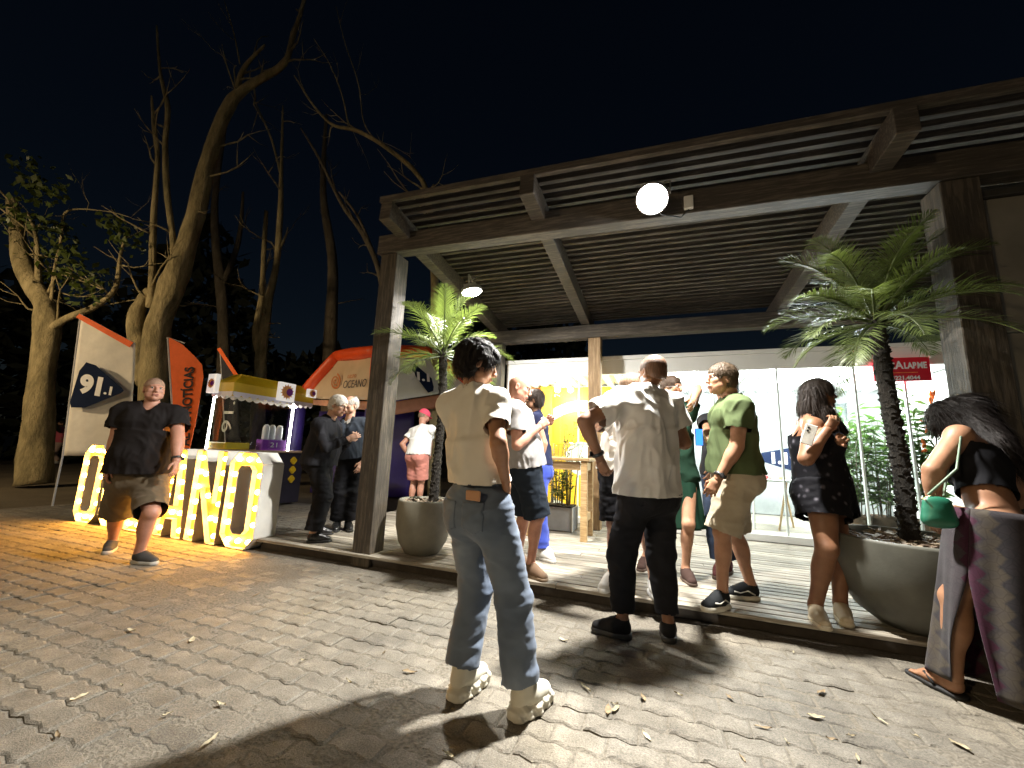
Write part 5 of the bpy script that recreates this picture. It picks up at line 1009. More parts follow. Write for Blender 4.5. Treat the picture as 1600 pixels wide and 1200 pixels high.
    def shoes(s, mu, ms, hi=.0, th=.028, chunky=False, name='shoe', lace=None, wide=1.0, stripe=None):
        for i in (0, 1):
            S = s.S; d = nrm(s.toe[i]-s.heel[i]); x = nrm(np.cross(d, EZ)); u = np.cross(x, d); o = s.heel[i]; P = lambda a, b, c: o+(d*a+x*b+u*c)*S; h = .0058*S; sg = 1 if i == 0 else -1; w_ = wide
            B = Blob(h); z = th/S
            B.cap(P(.045, 0, z+.03), P(.11, .002, z+.03), .040*S*w_, .040*S*w_, .02, False, x, 1, 1.15); B.cap(P(.11, 0, z+.018), P(.215, sg*-.006, z+.008), .044*S*w_, .036*S*w_, .03, False, x, 1.08, .9); B.cap(P(.09, 0, z+.05), P(.17, 0, z+.028), .036*S*w_, .028*S*w_, .03); B.tube(P(.06, 0, z+.03), P(.058, 0, z+.078+hi), .042*S*w_, .043*S*w_, None, .015)
            B.cut(P(0, 0, z), -u, False); v, f = B.mesh(1); sh = mesh_np(name, v, f, mu, s.root, True)
            B = Blob(h); e = .010 if chunky else .004
            B.cap(P(.046, 0, z*.5), P(.12, 0, z*.5), (.042+e)*S*w_, (.041+e)*S*w_, .02); B.cap(P(.12, 0, z*.5), P(.212, sg*-.006, z*.5+(.004 if chunky else 0)), (.046+e)*S*w_, (.040+e)*S*w_, .02); B.cut(P(0, 0, z*1.18 if not chunky else z*1.3), u, False).cut(P(0, 0, 0), -u, False); v, f = B.mesh(1)
            if chunky:
                a = (v-o)@d; zz = (v-o)@u; hz = normals(v, f); hz = hz-np.outer(hz@u, u); v = v+hz*(.0035*np.sign(np.sin(a*105+zz*70))+.003*np.sin(zz*200))[:, None]
            mesh_np('sole', v, f, ms, sh, True)
            if lace is not None:
                mb = MB()
                for k in range(5): a = .10+.019*k; zc = z+.082-.011*k; mb.tube([P(a, -.024, zc-.012), P(a+.003, 0, zc+.004), P(a, .024, zc-.012)], .0035*S, 5)
                mb.build('laces', lace, sh, True)
            if stripe is not None:
                mb = MB()
                for sd in (-1, 1): mb.tube([P(.05, sd*.043*w_, z+.015), P(.10, sd*.047*w_, z+.04), P(.15, sd*.044*w_, z+.022), P(.19, sd*.040*w_, z+.03)], .0055*S, 6)
                mb.build('side_stripe', stripe, sh, True)
    def strap(s, i, m, name='wristwatch', off=.03):
        d = nrm(s.wr[i]-s.el[i]); c = s.wr[i]-d*off*s.S; fr = frame(d); r_ = .033*s.S*s.armk; mb = MB().lathe(c, [(r_, -.011), (r_+.004, -.009), (r_+.004, .009), (r_, .011)], 18, fr); mb.box(c-s.CF[0]*(-1 if i == 0 else 1)*(r_+.004), (.03, .012, .034), None, .003); return mb.build(name, m, s.root, True)
def foot(hx, hy, tx, ty, z=0.0):
    a = gnd(hx, hy, z); return (a, a+nrm((gnd(tx, ty, z)-a))*.26)
# ================================================================== PEOPLE
def off(p, face, x=0, y=0, z=0):
    a = R(face); return V(p)+V(math.sin(a), -math.cos(a), 0)*x+V(math.cos(a), math.sin(a), 0)*y+EZ*z
blackcloth = fabric('black_cloth', (.012, .012, .014), .8); 
def denim(q, v, col):
    n = q.noise(v, 3.2, 3); r_ = q.ramp(n, [(.35, (.10, .13, .185)), (.6, (.17, .21, .275)), (.75, (.28, .33, .40))]); return r_
# --- the woman in the foreground
HF_ = 52; hipW = at(748, 792, 2.04)
wm = Person('woman seen from behind in cream t-shirt and blue jeans, foreground', 1.69, 50, hipW, at(738, 612, 2.0), (foot(800, 1128, 868, 1085), foot(706, 1098, 766, 1052)),
    (at(790, 752, 1.93), off(hipW, 50, -.17, .14, .02)), 'tan', chest=62, head=20, hpitch=-14, sex='f', bulk=.9, arm=.94, leg=1.03, sw=.128, h=.0085, headpos=at(746, 569, 1.99), elbow=(V(-.05, -1, .1), None), curl=(.35, .4))
wm.tee(fabric('cream_tee', (.74, .70, .62), .85, .05), .012, -.125, .012, .66, .061, .013, seed=3, sc=(8, 8, 4.5), h=.0085, name='t_shirt')
wm.pants(fabric('blue_denim', (.16, .23, .33), .8, .1, patt=denim), .95, .100, .082, .082, .165, .010, (8, 8, 17), 6, 'jeans', h=.0085)
wm.shoes(fabric('shoe_cream', (.6, .57, .47), .6, .08), mat('sole_cream', (.58, .55, .46), .55, .12, 8, .1), .03, .05, True, 'sneaker', mat('lace_white', (.65, .64, .58), .8), 1.06)
wm.hair('pixie', (.012, .009, .008))
# phone in the back pocket
hipW = wm.hip; ph = thing('phone', 'peach-coloured phone sticking out of the jeans back pocket', 'phone', off(hipW, 55, .06, -.13, .0)); a_ = R(55); fr_ = np.array([V(math.sin(a_), -math.cos(a_), 0), V(math.cos(a_), math.sin(a_), 0), EZ])
b_ = MB().box(off(hipW, 55, .075, -.137, .075), (.085, .011, .045), fr_, .004).build('case', mat('phone_peach', (.55, .3, .17), .4, .05), ph)
# --- heavy man walking at the left
hipL = at(214, 757, 3.98)
lm = Person('heavy man in black V-neck t-shirt and brown cargo shorts walking past the letters', 1.76, -72, hipL, at(237, 634, 3.95), (foot(176, 858, 152, 876), foot(206, 880, 250, 883)),
    (at(168, 738, 3.80), at(276, 722, 3.85)), 'red', chest=-66, head=-38, hpitch=4, bulk=1.34, belly=1.0, arm=1.28, leg=1.18, headpos=at(241, 609, 3.93), curl=(.45, .45), h=.011, sw=.205, elbow=(V(-.6, .6, 0), V(.5, .6, 0)))
lm.tee(fabric('black_tee', (.014, .012, .012), .85), .018, -.05, .02, .62, .074, .011, True, seed=9, name='t_shirt')
lm.pants(fabric('brown_shorts', (.105, .08, .05), .85, .12), .5, .118, .112, .106, .10, .013, (9, 9, 13), 8, 'cargo_shorts', .02)
lm.shoes(fabric('dark_shoe', (.05, .05, .05), .7), mat('sole_grey', (.35, .34, .31), .6, .1), .0, .03, False, 'sneaker', mat('lace_dark', (.1, .1, .1), .8)); lm.hair('crop', (.30, .19, .135))
lm.strap(1, mat('watch_dark', (.02, .02, .02), .4))
# --- two old men on the deck
hipA = at(497, 738, 4.55)
o1 = Person('white-haired man in dark jacket and glasses, in profile looking down', 1.70, 2, hipA, at(514, 657, 4.55), (foot(478, 848, 512, 847, DZ), foot(484, 836, 516, 835, DZ)), (at(545, 685, 4.45), at(548, 686, 4.7)), 'fair', chest=-4, head=-12, hpitch=-14, bulk=1.08, belly=.3, headpos=at(529, 634, 4.52), h=.011, elbow=(V(-.5, -.5, -.7), V(-.5, .5, -.7)))
o1.tee(fabric('black_jacket', (.016, .016, .019), .8), .024, .07, .02, wr=.012, seed=12, name='jacket', longs=True, collar=.06); o1.pants(blackcloth, .97, .108, .095, .09, .1, .009, seed=13); o1.shoes(mat('black_leather', (.012, .012, .012), .3), mat('sole_black', (.015, .015, .015), .6), 0, .022, name='dress_shoe'); o1.hair('short', (.55, .52, .47))
gl = MB()
for sg in (-1, 1):
    c = o1.head+V(sg*.032, .098, .006)@o1.HF; gl.tube([c+(o1.HF[0]*math.cos(a)*.019+o1.HF[2]*math.sin(a)*.015) for a in np.linspace(0, 6.2832, 15)], .0018, 5); gl.tube([c+o1.HF[0]*sg*.019, o1.head+V(sg*.08, -.01, .006)@o1.HF], .0018, 5)
gl.tube([o1.head+V(-.013, .1, .01)@o1.HF, o1.head+V(.013, .1, .01)@o1.HF], .0018, 5); gl.build('glasses', mat('dark_frame', (.02, .02, .02), .3), o1.root)
hipB = at(550, 738, 5.12)
o2 = Person('grey-haired man in charcoal shirt with pale collar behind the white-haired man', 1.72, -98, hipB, at(546, 658, 5.1), (foot(527, 826, 523, 831, DZ), foot(541, 826, 550, 833, DZ)), (at(528, 690, 4.95), at(566, 722, 5.02)), 'fair', head=-112, hpitch=-8, bulk=1.06, belly=.3, headpos=at(547, 633, 5.07), h=.011, curl=(.4, .35))
o2.tee(fabric('charcoal_shirt', (.035, .042, .055), .8), .022, .03, .02, wr=.011, seed=14, name='shirt', longs=True, collar=.058); o2.pants(blackcloth, .97, .105, .092, .088, .1, .009, seed=15); o2.shoes(mat('black_leather', (.012, .012, .012), .3), mat('sole_black', (.015, .015, .015), .6), 0, .022, name='dress_shoe'); o2.hair('side', (.42, .39, .35))
mb = MB()
for sg in (-1, 1): mb.add([o2.neck+V(sg*.005, .075, -.0)@o2.CF, o2.neck+V(sg*.06, .06, .025)@o2.CF, o2.neck+V(sg*.055, .085, -.025)@o2.CF, o2.neck+V(sg*.02, .095, -.045)@o2.CF], [(0, 1, 2, 3)])
mb.build('collar', fabric('pale_collar', (.45, .43, .4)), o2.root).modifiers.new('t', 'SOLIDIFY').thickness = .006
# --- man with the pink cap beyond the left palm
hipP = at(651, 735, 6.6)
pk = Person('man in pink cap, white t-shirt and salmon shorts bending beyond the left palm', 1.74, 60, hipP, at(660, 668, 6.75), (foot(652, 803, 658, 800, DZ), foot(638, 803, 645, 800, DZ)), (at(672, 712, 7.0), at(640, 715, 6.7)), 'red', head=40, hpitch=-25, bulk=1.08, headpos=at(663, 650, 6.85), h=.012)
pk.tee(fabric('white_tee_far', (.72, .72, .7), .85, .04), .02, .0, .02, .6, .068, .012, seed=16); pk.pants(fabric('salmon_shorts', (.5, .2, .16), .85, .1), .46, .115, .11, .108, .1, .01, seed=17, name='shorts'); pk.shoes(fabric('grey_shoe', (.3, .3, .3)), mat('sole_w', (.6, .6, .58), .6))
B = Blob(.007); L_ = lambda x, y, z: pk.head+V(x, y, z)@pk.HF
B.ell(L_(0, -.012, .035), V(.088, .106, .09), pk.HF, .01).cut(L_(0, 0, .005), -pk.HF[2], True).cap(L_(-.03, .09, .018), L_(.03, .09, .018), .055, None, .01, False, pk.HF[2], .12, 1); v, f = B.mesh(1); mesh_np('cap', v, f, fabric('pink_cap', (.75, .08, .14), .7, .05), pk.root, True); pk.hair('crop', (.2, .15, .1))
# --- bald man in grey with the person in blue
hipG = at(818, 752, 3.55)
gm_ = Person('bald man in grey t-shirt and dark shorts in profile behind the foreground woman', 1.75, 12, hipG, at(800, 632, 3.5), (foot(822, 897, 853, 910, DZ), foot(800, 885, 828, 890, DZ)), (at(842, 667, 3.36), at(850, 662, 3.62)), 'red', chest=5, head=-8, hpitch=-18, bulk=1.12, belly=.35, arm=1.08, headpos=at(812, 606, 3.5), elbow=(V(-.6, -.35, -.9), V(-.3, .3, -1)), curl=(.95, .9), h=.010)
gm_.tee(fabric('grey_tee', (.26, .25, .245), .85, .06), .02, .0, .022, .62, .070, .013, seed=18, name='t_shirt'); gm_.pants(fabric('navy_shorts', (.015, .02, .028), .85), .50, .118, .11, .112, .1, .010, seed=19, name='shorts'); gm_.shoes(fabric('brown_shoe', (.14, .085, .05), .7), mat('sole_tan', (.2, .14, .09), .7), 0, .022, name='shoe'); 
hipU = at(842, 752, 4.25)
bl_ = Person('person in navy top and bright blue trousers hidden behind the bald man', 1.64, 175, hipU, at(838, 648, 4.25), (foot(842, 862, 856, 868, DZ), foot(838, 872, 852, 876, DZ)), (at(815, 735, 4.3), at(840, 730, 4.02)), 'tan', sex='f', bulk=1.0, curl=(.3, .15), h=.011, elbow=(None, V(.7, -.3, 0)))
bl_.tee(fabric('navy_top', (.02, .024, .06), .8), .014, -.05, .01, .3, .07, .008, seed=20, name='top'); bl_.pants(fabric('blue_trousers', (.05, .085, .45), .8, .08), .97, .10, .09, .088, .12, .009, seed=21); bl_.shoes(fabric('white_shoe_a', (.6, .6, .58)), mat('sole_w', (.6, .6, .58), .6)); bl_.hair('long', (.03, .02, .015))
# --- man with his back to us, white t-shirt
hipT = at(1013, 777, 2.72)
tm = Person('man in white t-shirt and black trousers with his back turned and one elbow out', 1.79, 108, hipT, at(1008, 612, 2.66), (foot(1046, 1008, 1040, 968), foot(988, 1000, 925, 986)), (at(1062, 690, 2.98), at(937, 716, 2.62)), 'brown', chest=104, head=112, hpitch=-6, bulk=1.1, arm=1.12, headpos=at(1019, 583, 2.70), elbow=(V(.25, -.3, -1), V(-1, -.25, .35)), curl=(.5, .6), h=.0095, sw=.182, palm=(None, V(.6, .6, 0)))
tm.tee(fabric('white_tee', (.56, .545, .51), .85, .04), .02, .03, .022, .66, .074, .016, seed=22, sc=(8, 8, 4), name='t_shirt'); tm.pants(fabric('black_trousers', (.014, .014, .016), .8), .93, .106, .088, .07, .1, .011, (9, 9, 16), 23, 'trousers'); tm.shoes(fabric('black_shoe', (.014, .014, .015), .6), mat('sole_black', (.015, .015, .015), .6), .01, .03, name='sneaker', lace=mat('lace_dark', (.1, .1, .1), .8)); tm.hair('crop', (.11, .06, .036)); tm.strap(1, mat('watch_dark', (.02, .02, .02), .4))
# --- man facing us behind him
hipE = at(975, 748, 3.3)
fm = Person('man in white t-shirt and black shorts facing us behind the white-shirted man', 1.79, -70, hipE, at(985, 640, 3.28), (foot(962, 915, 938, 927, DZ), foot(1018, 925, 1034, 942, DZ)), (at(951, 637, 3.02), at(1010, 735, 3.15)), 'fair', chest=-75, head=-15, hpitch=0, bulk=1.1, headpos=at(990, 605, 3.27), elbow=(V(-.8, -.2, -.8), None), curl=(.95, .5), h=.0105)
fm.tee(fabric('white_tee_b', (.64, .61, .56), .85, .04), .02, .02, .02, .62, .070, .012, seed=24, name='t_shirt'); fm.pants(fabric('black_shorts', (.013, .013, .015), .8), .48, .115, .11, .11, .1, .009, seed=25, name='shorts'); fm.shoes(fabric('white_shoe', (.62, .61, .57), .6), mat('sole_w', (.6, .6, .58), .6), 0, .03, name='sneaker', lace=mat('lace_white', (.65, .64, .58), .8)); fm.hair('crop', (.2, .13, .085)); fm.strap(0, mat('band_silver', (.5, .48, .44), .3, metal=.8), 'bracelet')
bp = fm.chestc+V(.045, .175, -.06)@fm.CF; mb = MB().box(bp, (.06, .004, .085), fm.CF, .001); mb.build('badge', mat('badge_blue', (.06, .13, .5), .4, .1), fm.root)
# --- woman with glasses pointing
hipS = at(1058, 762, 3.75)
gw = Person('woman with glasses and dark green skirt stretching out her arm behind the group', 1.66, -120, hipS, at(1050, 640, 3.72), (foot(1012, 885, 1002, 891, DZ), foot(1068, 903, 1078, 911, DZ)), (at(1035, 735, 3.6), at(1083, 627, 3.35)), 'tan', head=-60, hpitch=0, sex='f', bulk=1.0, headpos=at(1050, 607, 3.68), curl=(.4, .15), h=.0115, elbow=(None, V(.4, .5, .5)))
gw.tee(fabric('dark_green_top', (.02, .05, .032), .8), .016, .02, .01, .5, .07, .009, seed=26, name='top'); gw.shoes(fabric('dark_sandal', (.05, .03, .025)), mat('sole_brown', (.08, .05, .035), .7), 0, .02, name='sandal'); gw.hair('short', (.05, .03, .018))
def skirt(P, m, top, z1, r0, r1, name='skirt', slit=None, seed=0, ry=.8, waves=7, c1=None, n=72, nv=26):
    """a hanging cone of cloth with soft folds; slit = (angle, half-width at the hem, height fraction where it starts)"""
    c0 = P.hip+P.PF[2]*top; ce = V(*(c1 if c1 is not None else c0))[:2]; v = []; F = []
    for j in range(nv+1):
        u = j/nv; cz = c0[2]*(1-u)+z1*u; c = V(c0[0]*(1-u)+ce[0]*u, c0[1]*(1-u)+ce[1]*u, cz); r_ = r0+(r1-r0)*(u**.8)
        for i in range(n+1):
            th = 2*math.pi*i/n
            if slit:
                g = slit[1]*max(0, (u-slit[2])/(1-slit[2]))+.004; th = slit[0]+g+(2*math.pi-2*g)*i/n
            w_ = 1+.11*u*math.sin(waves*th+seed+1.2*math.sin(u*3))+.03*u*math.sin(2.3*waves*th+seed*3); v.append(c+P.PF[0]*r_*w_*math.cos(th)+V(-P.PF[0][1], P.PF[0][0], 0)*r_*ry*w_*math.sin(th))
    for j in range(nv):
        for i in range(n): k = j*(n+1)+i; F.append((k, k+1, k+n+2, k+n+1))
    o = mesh_np(name, v, F, m, P.root, True); o.modifiers.new('t', 'SOLIDIFY').thickness = .004; return o
skirt(gw, fabric('dark_green_skirt', (.015, .045, .028), .8), .12, .53, .16, .21, seed=3)
gl = MB()
for sg in (-1, 1):
    c = gw.head+V(sg*.032, .098, .006)@gw.HF; gl.tube([c+(gw.HF[0]*math.cos(a)*.021+gw.HF[2]*math.sin(a)*.018) for a in np.linspace(0, 6.2832, 15)], .002, 5); gl.tube([c+gw.HF[0]*sg*.02, gw.head+V(sg*.08, -.01, .006)@gw.HF], .002, 5)
gl.build('glasses', mat('pale_frame', (.5, .48, .46), .3), gw.root)
# --- dark-clothed person half hidden, holding up a phone with a blue screen
hipD = at(1128, 768, 3.85)
dk = Person('person in dark clothes half hidden between the two men, holding a phone', 1.72, -150, hipD, at(1130, 648, 3.85), (foot(1128, 897, 1120, 905, DZ), foot(1140, 893, 1132, 899, DZ)), (at(1106, 690, 3.50), at(1112, 745, 3.62)), 'olive', head=-160, bulk=1.0, headpos=at(1136, 614, 3.85), h=.0115, curl=(.7, .4), elbow=(V(.3, .2, -1), None))
dk.tee(fabric('dark_top', (.02, .02, .022), .8), .018, .02, .015, .6, .078, .009, seed=27, name='top'); dk.pants(fabric('dark_jeans', (.03, .04, .065), .8), .95, .10, .085, .08, .1, .008, seed=28); dk.shoes(fabric('maroon_shoe', (.09, .03, .03)), mat('sole_brown', (.08, .05, .035), .7)); dk.hair('short', (.02, .015, .012))
pp_ = at(1092, 683, 3.42); bp_ = thing('phone', 'phone with a bright blue screen held up in the group', 'phone', pp_); fr_ = np.array([nrm(V(.95, .3, 0)), nrm(V(-.3, .95, 0)), EZ])
b_ = MB().box(pp_, (.075, .009, .145), fr_, .003).build('case', mat('phone_black', (.015, .015, .015), .3), bp_); MB().box(pp_-fr_[1]*.0052, (.068, .002, .134), fr_).build('screen', glow('blue_screen', (.03, .2, .9), 1.6), b_)
# --- man in the green shirt
hipN = at(1148, 770, 3.04)
gn = Person('man in green t-shirt and khaki shorts looking left at the deck edge', 1.80, 172, hipN, at(1145, 624, 3.02), (foot(1188, 938, 1150, 935, DZ), foot(1138, 948, 1072, 964, DZ)), (at(1120, 745, 3.3), at(1122, 748, 2.86)), 'tan', chest=166, head=178, hpitch=2, bulk=1.12, arm=1.12, headpos=at(1127, 593, 3.02), curl=(.5, .5), h=.0095, elbow=(None, V(.9, -.25, -.1)))
gn.tee(fabric('green_tee', (.075, .10, .045), .85, .08), .02, .0, .022, .58, .072, .012, seed=30, sc=(8, 8, 5), name='t_shirt'); gn.pants(fabric('khaki_shorts', (.42, .36, .26), .85, .08), .50, .118, .112, .112, .1, .013, (8, 8, 12), 31, 'shorts', .016); gn.shoes(fabric('black_canvas', (.02, .022, .024), .75), mat('sole_cream', (.58, .55, .46), .55, .12, 8, .1), 0, .03, name='sneaker', lace=mat('lace_cream', (.5, .46, .36), .8), stripe=mat('stripe_white', (.6, .58, .52), .6)); gn.hair('short', (.07, .048, .03)); gn.strap(1, mat('watch_dark', (.02, .02, .02), .4))
# --- woman in the dark floral playsuit
def floral(q, v, col):
    vo = q.n('TexVoronoi'); vo.inputs['Scale'].default_value = 15; q.l(v, vo.inputs['Vector']); n = q.noise(v, 18, 4); ad = q.n('Math', operation='MULTIPLY_ADD'); q.l(n, ad.inputs[0]); ad.inputs[1].default_value = .55; q.l(vo.outputs['Distance'], ad.inputs[2])
    return q.ramp(ad.outputs[0], [(.36, (.10, .095, .11)), (.46, (.035, .033, .04)), (.56, (.008, .008, .010))])
hipF = at(1288, 782, 2.98)
fw_ = Person('woman in dark floral playsuit holding a phone and a drink beside the bowl planter', 1.66, -50, hipF, at(1262, 652, 2.96), (foot(1272, 965, 1294, 992, DZ), foot(1312, 962, 1332, 988, DZ)), (at(1292, 672, 2.72), at(1308, 692, 2.80)), 'brown', chest=-30, head=-8, hpitch=6, sex='f', bulk=1.27, arm=1.25, leg=1.25, headpos=at(1281, 617, 2.95), elbow=(V(-.5, -.5, -1), V(.2, .6, -1)), curl=(.6, .6), h=.0095)
fw_.pants(fabric('floral', (.02, .02, .02), .75, .1, patt=floral), .26, .125, .12, .135, .16, .009, seed=33, name='playsuit_shorts', g=.024)
B = Blob(.0095); fw_.torso(B, .014, .07); B.tube(fw_.chestc, fw_.hip+EZ*.03, (.17, .13), (.205, .17), fw_.PF[0], .05); B.cut(fw_.chestc+fw_.up*.075, fw_.up, True); v, f = B.mesh(2); v = wrinkle(v, f, .012, (9, 9, 5), 34); mesh_np('playsuit_top', v, f, MATS['floral'], fw_.root, True)
mb = MB()
for sg in (-1, 1): mb.tube([fw_.chestc+V(sg*.075, .125, .06)@fw_.CF, fw_.neck+V(sg*.085, .02, .02)@fw_.CF, fw_.chestc+V(sg*.075, -.12, .06)@fw_.CF], .006, 6)
mb.build('shoulder_straps', MATS['floral'], fw_.root, True); fw_.shoes(fabric('beige_shoe', (.48, .4, .28), .7), mat('sole_beige', (.5, .44, .32), .6), 0, .026, name='sneaker', lace=mat('lace_cream', (.5, .46, .36), .8))
def longhair(P, c, pts, name='hair'):
    P.hair('long', c); B = Blob(.008)
    for a, b, ra, rb in pts: B.cap(a, b, ra, rb, .03)
    v, f = B.mesh(1); v = wrinkle(v, f, .012, (70, 70, 9), 5, P.HF); o = mesh_np(name, v, f, hairmat('hair_%s' % (c,), c), P.root, True); P.strands(v, f, c, o, 1800, .11)
h_ = lambda P, x, y, z: P.head+V(x, y, z)@P.HF*P.S
dk_ = (.018, .012, .009)
longhair(fw_, dk_, [(h_(fw_, 0, -.06, .02), h_(fw_, 0, -.09, -.12), .075, .075), (h_(fw_, .05, -.06, -.05), h_(fw_, .085, -.035, -.25), .05, .05), (h_(fw_, -.05, -.05, -.05), h_(fw_, -.085, -.02, -.25), .05, .05), (h_(fw_, 0, -.09, -.10), h_(fw_, .0, -.075, -.28), .075, .05), (h_(fw_, .07, -.02, -.15), h_(fw_, .085, .05, -.30), .045, .03)], 'hair_lengths')
pp_ = at(1264, 679, 2.70); bp_ = thing('phone', 'white phone held under the arm of the woman in the playsuit', 'phone', pp_); fr_ = frame(nrm(V(.35, -.1, 1)), V(.9, -.4, 0)); b_ = MB().box(pp_, (.07, .010, .14), fr_, .004).build('case', mat('phone_white', (.62, .6, .54), .35), bp_)
for k in (0, 1): MB().lathe(pp_+fr_[0]*(-.015)+fr_[2]*(.045-.022*k)-fr_[1]*(-.006 if fr_[1][1] < 0 else .006), [(.001, -.001), (.007, -.001), (.007, .001), (.001, .001)], 10, frame(fr_[1])).build('lens', mat('phone_black', (.015, .015, .015), .3), b_)
gp = fw_.wr[0]+nrm(fw_.wr[0]-fw_.el[0])*.10+V(.02, -.03, -.03); tag(MB().lathe(gp, [(.001, 0), (.028, 0), (.036, .13), (.034, .13), (.026, .008), (.001, .008)], 18).build('drink_cup', glass('drink_glass', (.88, .9, .9)), None, True, gp), 'clear plastic drink cup held by the woman in the playsuit', 'cup')
# --- woman bending over at the right
def tiedye(q, v, col):
    g = q.n('TexCoord'); sx = q.n('SeparateXYZ'); q.l(g.outputs['Object'], sx.inputs[0]); M_ = lambda op, a, b=None: (lambda n: ([q.l(x, n.inputs[i]) if hasattr(x, 'links') else setattr(n.inputs[i], 'default_value', x) for i, x in enumerate((a, b)) if x is not None], n.outputs[0])[1])(q.n('Math', operation=op))
    hz = M_('ADD', M_('MULTIPLY', sx.outputs[0], .75), M_('MULTIPLY', sx.outputs[1], -.66)); zg = M_('MULTIPLY', M_('PINGPONG', sx.outputs[2], .04), .9); n = q.noise(g.outputs['Object'], 16, 4)
    t = M_('FRACT', M_('MULTIPLY', M_('ADD', M_('ADD', hz, zg), M_('MULTIPLY', n, .035)), 4.3)); a = q.ramp(t, [(0, (.035, .007, .02)), (.2, (.04, .008, .022)), (.24, (.03, .026, .03)), (.3, (.045, .038, .033)), (.5, (.055, .045, .032)), (.56, (.022, .02, .023)), (.9, (.036, .03, .034))])
    vo = q.n('TexVoronoi'); vo.feature = 'DISTANCE_TO_EDGE'; vo.inputs['Scale'].default_value = 26; q.l(g.outputs['Object'], vo.inputs['Vector']); b = q.ramp(vo.outputs['Distance'], [(.02, (.45, .4, .45)), (.09, (1.1, 1.05, 1)), (.3, (.8, .78, .8))]); m = q.n('MixRGB', blend_type='MULTIPLY'); m.inputs[0].default_value = .4; q.l(a, m.inputs[1]); q.l(b, m.inputs[2]); return m.outputs[0]
hipR = at(1552, 775, 2.13)
bd = Person('woman in black crop top and patterned long skirt bending over the bowl planter', 1.66, 112, hipR, at(1514, 684, 2.33), (foot(1620, 1105, 1585, 1050), foot(1512, 1098, 1446, 1064)), (at(1520, 800, 2.5), at(1460, 800, 2.30)), 'olive', chest=118, head=124, hpitch=-55, sex='f', bulk=1.1, arm=1.18, leg=1.12, headpos=at(1490, 662, 2.45), stand=.97, elbow=(None, V(-1, -.3, 0)), h=.0095, curl=(.4, .5))
B = Blob(.0095); bd.torso(B, .010, .06); B.cut(bd.mid+bd.up*.02, -bd.up, True).cut(bd.chestc+bd.up*.085, bd.up, True); v, f = B.mesh(2); v = wrinkle(v, f, .006, (10, 10, 6), 40); mesh_np('crop_top', v, f, blackcloth, bd.root, True)
skirt(bd, fabric('tie_dye', (.2, .15, .13), .85, patt=tiedye), .10, .06, .185, .245, 'long_skirt', (R(-186), .42, .40), 2, .92, 6, (2.45, 2.17))
fz = MB()
for i in (0, 1):
    d = nrm(bd.toe[i]-bd.heel[i]); x = nrm(np.cross(d, EZ)); o = bd.heel[i]; P = lambda a, b, c: o+d*a+x*b+EZ*c
    B = Blob(.006); B.cap(P(.04, 0, .012), P(.13, 0, .012), .042, .042, .02).cap(P(.13, 0, .012), P(.235, 0, .012), .048, .046, .02).cut(P(0, 0, .022), EZ, False).cut(P(0, 0, .001), -EZ, False); v, f = B.mesh(1); sl_ = mesh_np('flip_flop', v, f, mat('flip_flop_black', (.012, .012, .012), .7), bd.root, True)
    MB().tube([P(.11, -.046, .03), P(.16, -.03, .06), P(.215, .0, .035)], .008, 6).tube([P(.11, .046, .03), P(.16, .03, .06), P(.215, 0, .035)], .008, 6).build('thong_strap', mat('flip_flop_black', (.012, .012, .012), .7), sl_, True)
    B = Blob(.006)                                              # bare foot on the sandal
    B.cap(P(.05, 0, .055), P(.17, 0, .042), .034, .026, .03).cap(P(.15, 0, .042), P(.205, 0, .034), .032, .02, .03, False, x, 1.3, .8).cap(P(.06, 0, .055), bd.ank[i]+EZ*.04, .034, .034, .03)
    for k in range(5): B.cap(P(.20, -.03+.015*k, .032), P(.245-.008*abs(k-(3 if i == 0 else 1)), -.033+.0165*k, .028), .0095, .008, .004)
    v, f = B.mesh(1); mesh_np('foot', v, f, bd.skin, bd.root, True)
longhair(bd, (.012, .009, .008), [(h_(bd, 0, -.03, .05), h_(bd, 0, -.12, -.02), .095, .09), (h_(bd, 0, -.10, 0), bd.neck+V(.02, -.10, -.06)@bd.CF, .085, .07), (bd.neck+V(.02, -.10, -.05)@bd.CF, bd.chestc+V(.05, -.115, .04)@bd.CF, .055, .03), (h_(bd, -.06, .0, -.02), h_(bd, -.075, .06, .05), .05, .03), (h_(bd, .07, -.02, 0), bd.neck+V(.09, -.06, -.06)@bd.CF, .05, .03)], 'hair_lengths')
bg_c = at(1466, 800, 2.16); bag = thing('handbag', 'small green structured handbag hanging from the bending woman', 'handbag', bg_c-EZ*.1); grn = mat('bag_green', (.014, .12, .07), .4, .12, 6, .1)
ux = nrm(V(.85, -.5, 0)); uy = np.cross(EZ, ux); poly = [(-.07, -.085), (.07, -.085), (.095, .02), (.06, .085), (-.06, .085), (-.095, .02)]
B = Blob(.006)
B.ell(bg_c, (.065, .036, .075), np.array([ux, uy, EZ]), .01).cap(bg_c-ux*.04-EZ*.045, bg_c+ux*.04-EZ*.045, .03, None, .03).cap(bg_c-ux*.035+EZ*.055, bg_c+ux*.035+EZ*.055, .014, None, .03); v, f = B.mesh(1); mesh_np('pouch', v, f, grn, bag, True)
shp = bd.sh[1]; MB().tube([bg_c+EZ*.085-ux*.03, bg_c*.45+shp*.55+V(-.04, -.07, 0), shp*.8+bd.el[1]*.2+V(-.01, -.05, .03), bg_c*.45+shp*.55+V(.02, .03, 0), bg_c+EZ*.085+ux*.03], .006, 6).build('strap', mat('strap_pale', (.2, .28, .2), .5), bag, True)
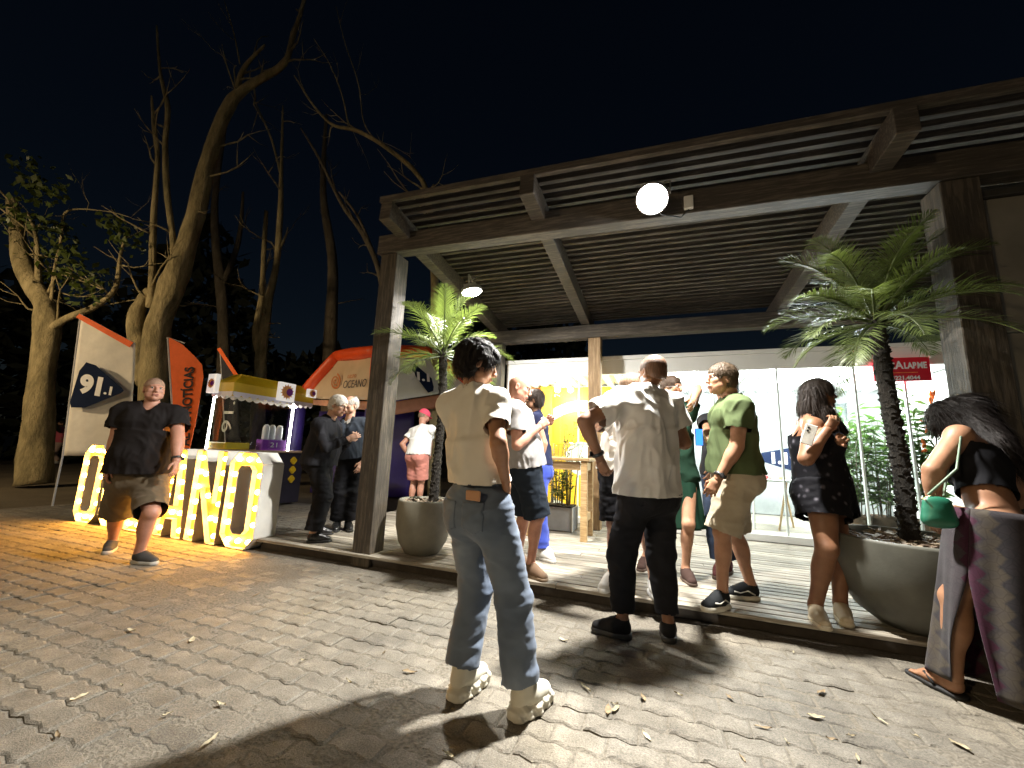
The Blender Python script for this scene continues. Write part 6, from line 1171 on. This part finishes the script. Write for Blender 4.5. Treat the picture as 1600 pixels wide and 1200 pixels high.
MB().tube([bg_c+EZ*.06+uy*s_*.03-ux*.05 for s_ in (-1, 1)]+[bg_c+EZ*.09-uy*-.0, ], .004, 5).build('zip', mat('zip_gold', (.5, .4, .2), .3, metal=.7), bag, True)
# --- seated person inside the booth and a walker far left
hipI = W(-.86, 7.0, .62)
si = Person('person in white top seated inside the booth behind the bar table', 1.68, -95, hipI, hipI+V(0, .03, .50), ((hipI+V(.05, -.5, -.42), hipI+V(.05, -.76, -.42)), (hipI+V(-.15, -.5, -.42), hipI+V(-.15, -.76, -.42))), (hipI+V(.18, -.3, .12), hipI+V(-.22, -.3, .12)), 'red', h=.013, bulk=1.0, stand=0)
si.tee(fabric('white_tee_far', (.72, .72, .7), .85, .04), .02, .0, .015, .6, .068, .01, seed=44); si.pants(fabric('dark_jeans', (.03, .04, .065), .8), .95, .10, .09, .085, .1, .008, seed=45); si.shoes(fabric('grey_shoe', (.3, .3, .3)), mat('sole_w', (.6, .6, .58), .6)); si.hair('short', (.05, .03, .02))
st = thing('stool', 'small wooden stool under the seated person inside the booth', 'stool', W(-.86, 7.02, .2)); MB().box(W(-.86, 7.02, .50), (.34, .32, .03), BF, .006).build('seat', wl, st)
for a in (-.13, .13):
    for b in (-.12, .12): MB().tube([W(-.86+a, 7.02+b, .487), W(-.86+a*1.15, 7.02+b*1.15, .2)], .014, 8).build('leg', wl, st)
hipX = V(-18.2, 16.4, .90); 
wk = Person('distant person in pink top beyond the far-left tree', 1.7, -100, hipX, hipX+V(0, 0, .53), ((hipX+V(.1, .1, -.9), hipX+V(.1, -.15, -.9)), (hipX+V(-.12, .2, -.9), hipX+V(-.14, -.05, -.9))), (hipX+V(.26, -.1, .0), hipX+V(-.26, -.05, 0)), 'tan', h=.016)
wk.tee(fabric('pink_top', (.5, .1, .14), .8), .02, .0, .02, .6, .068, .008, seed=46); wk.pants(fabric('pale_trousers', (.4, .3, .27), .8), .95, .10, .09, .085, .1, .008, seed=47); wk.shoes(fabric('white_shoe_a', (.6, .6, .58)), mat('sole_w', (.6, .6, .58), .6)); wk.hair('short', (.03, .02, .015))
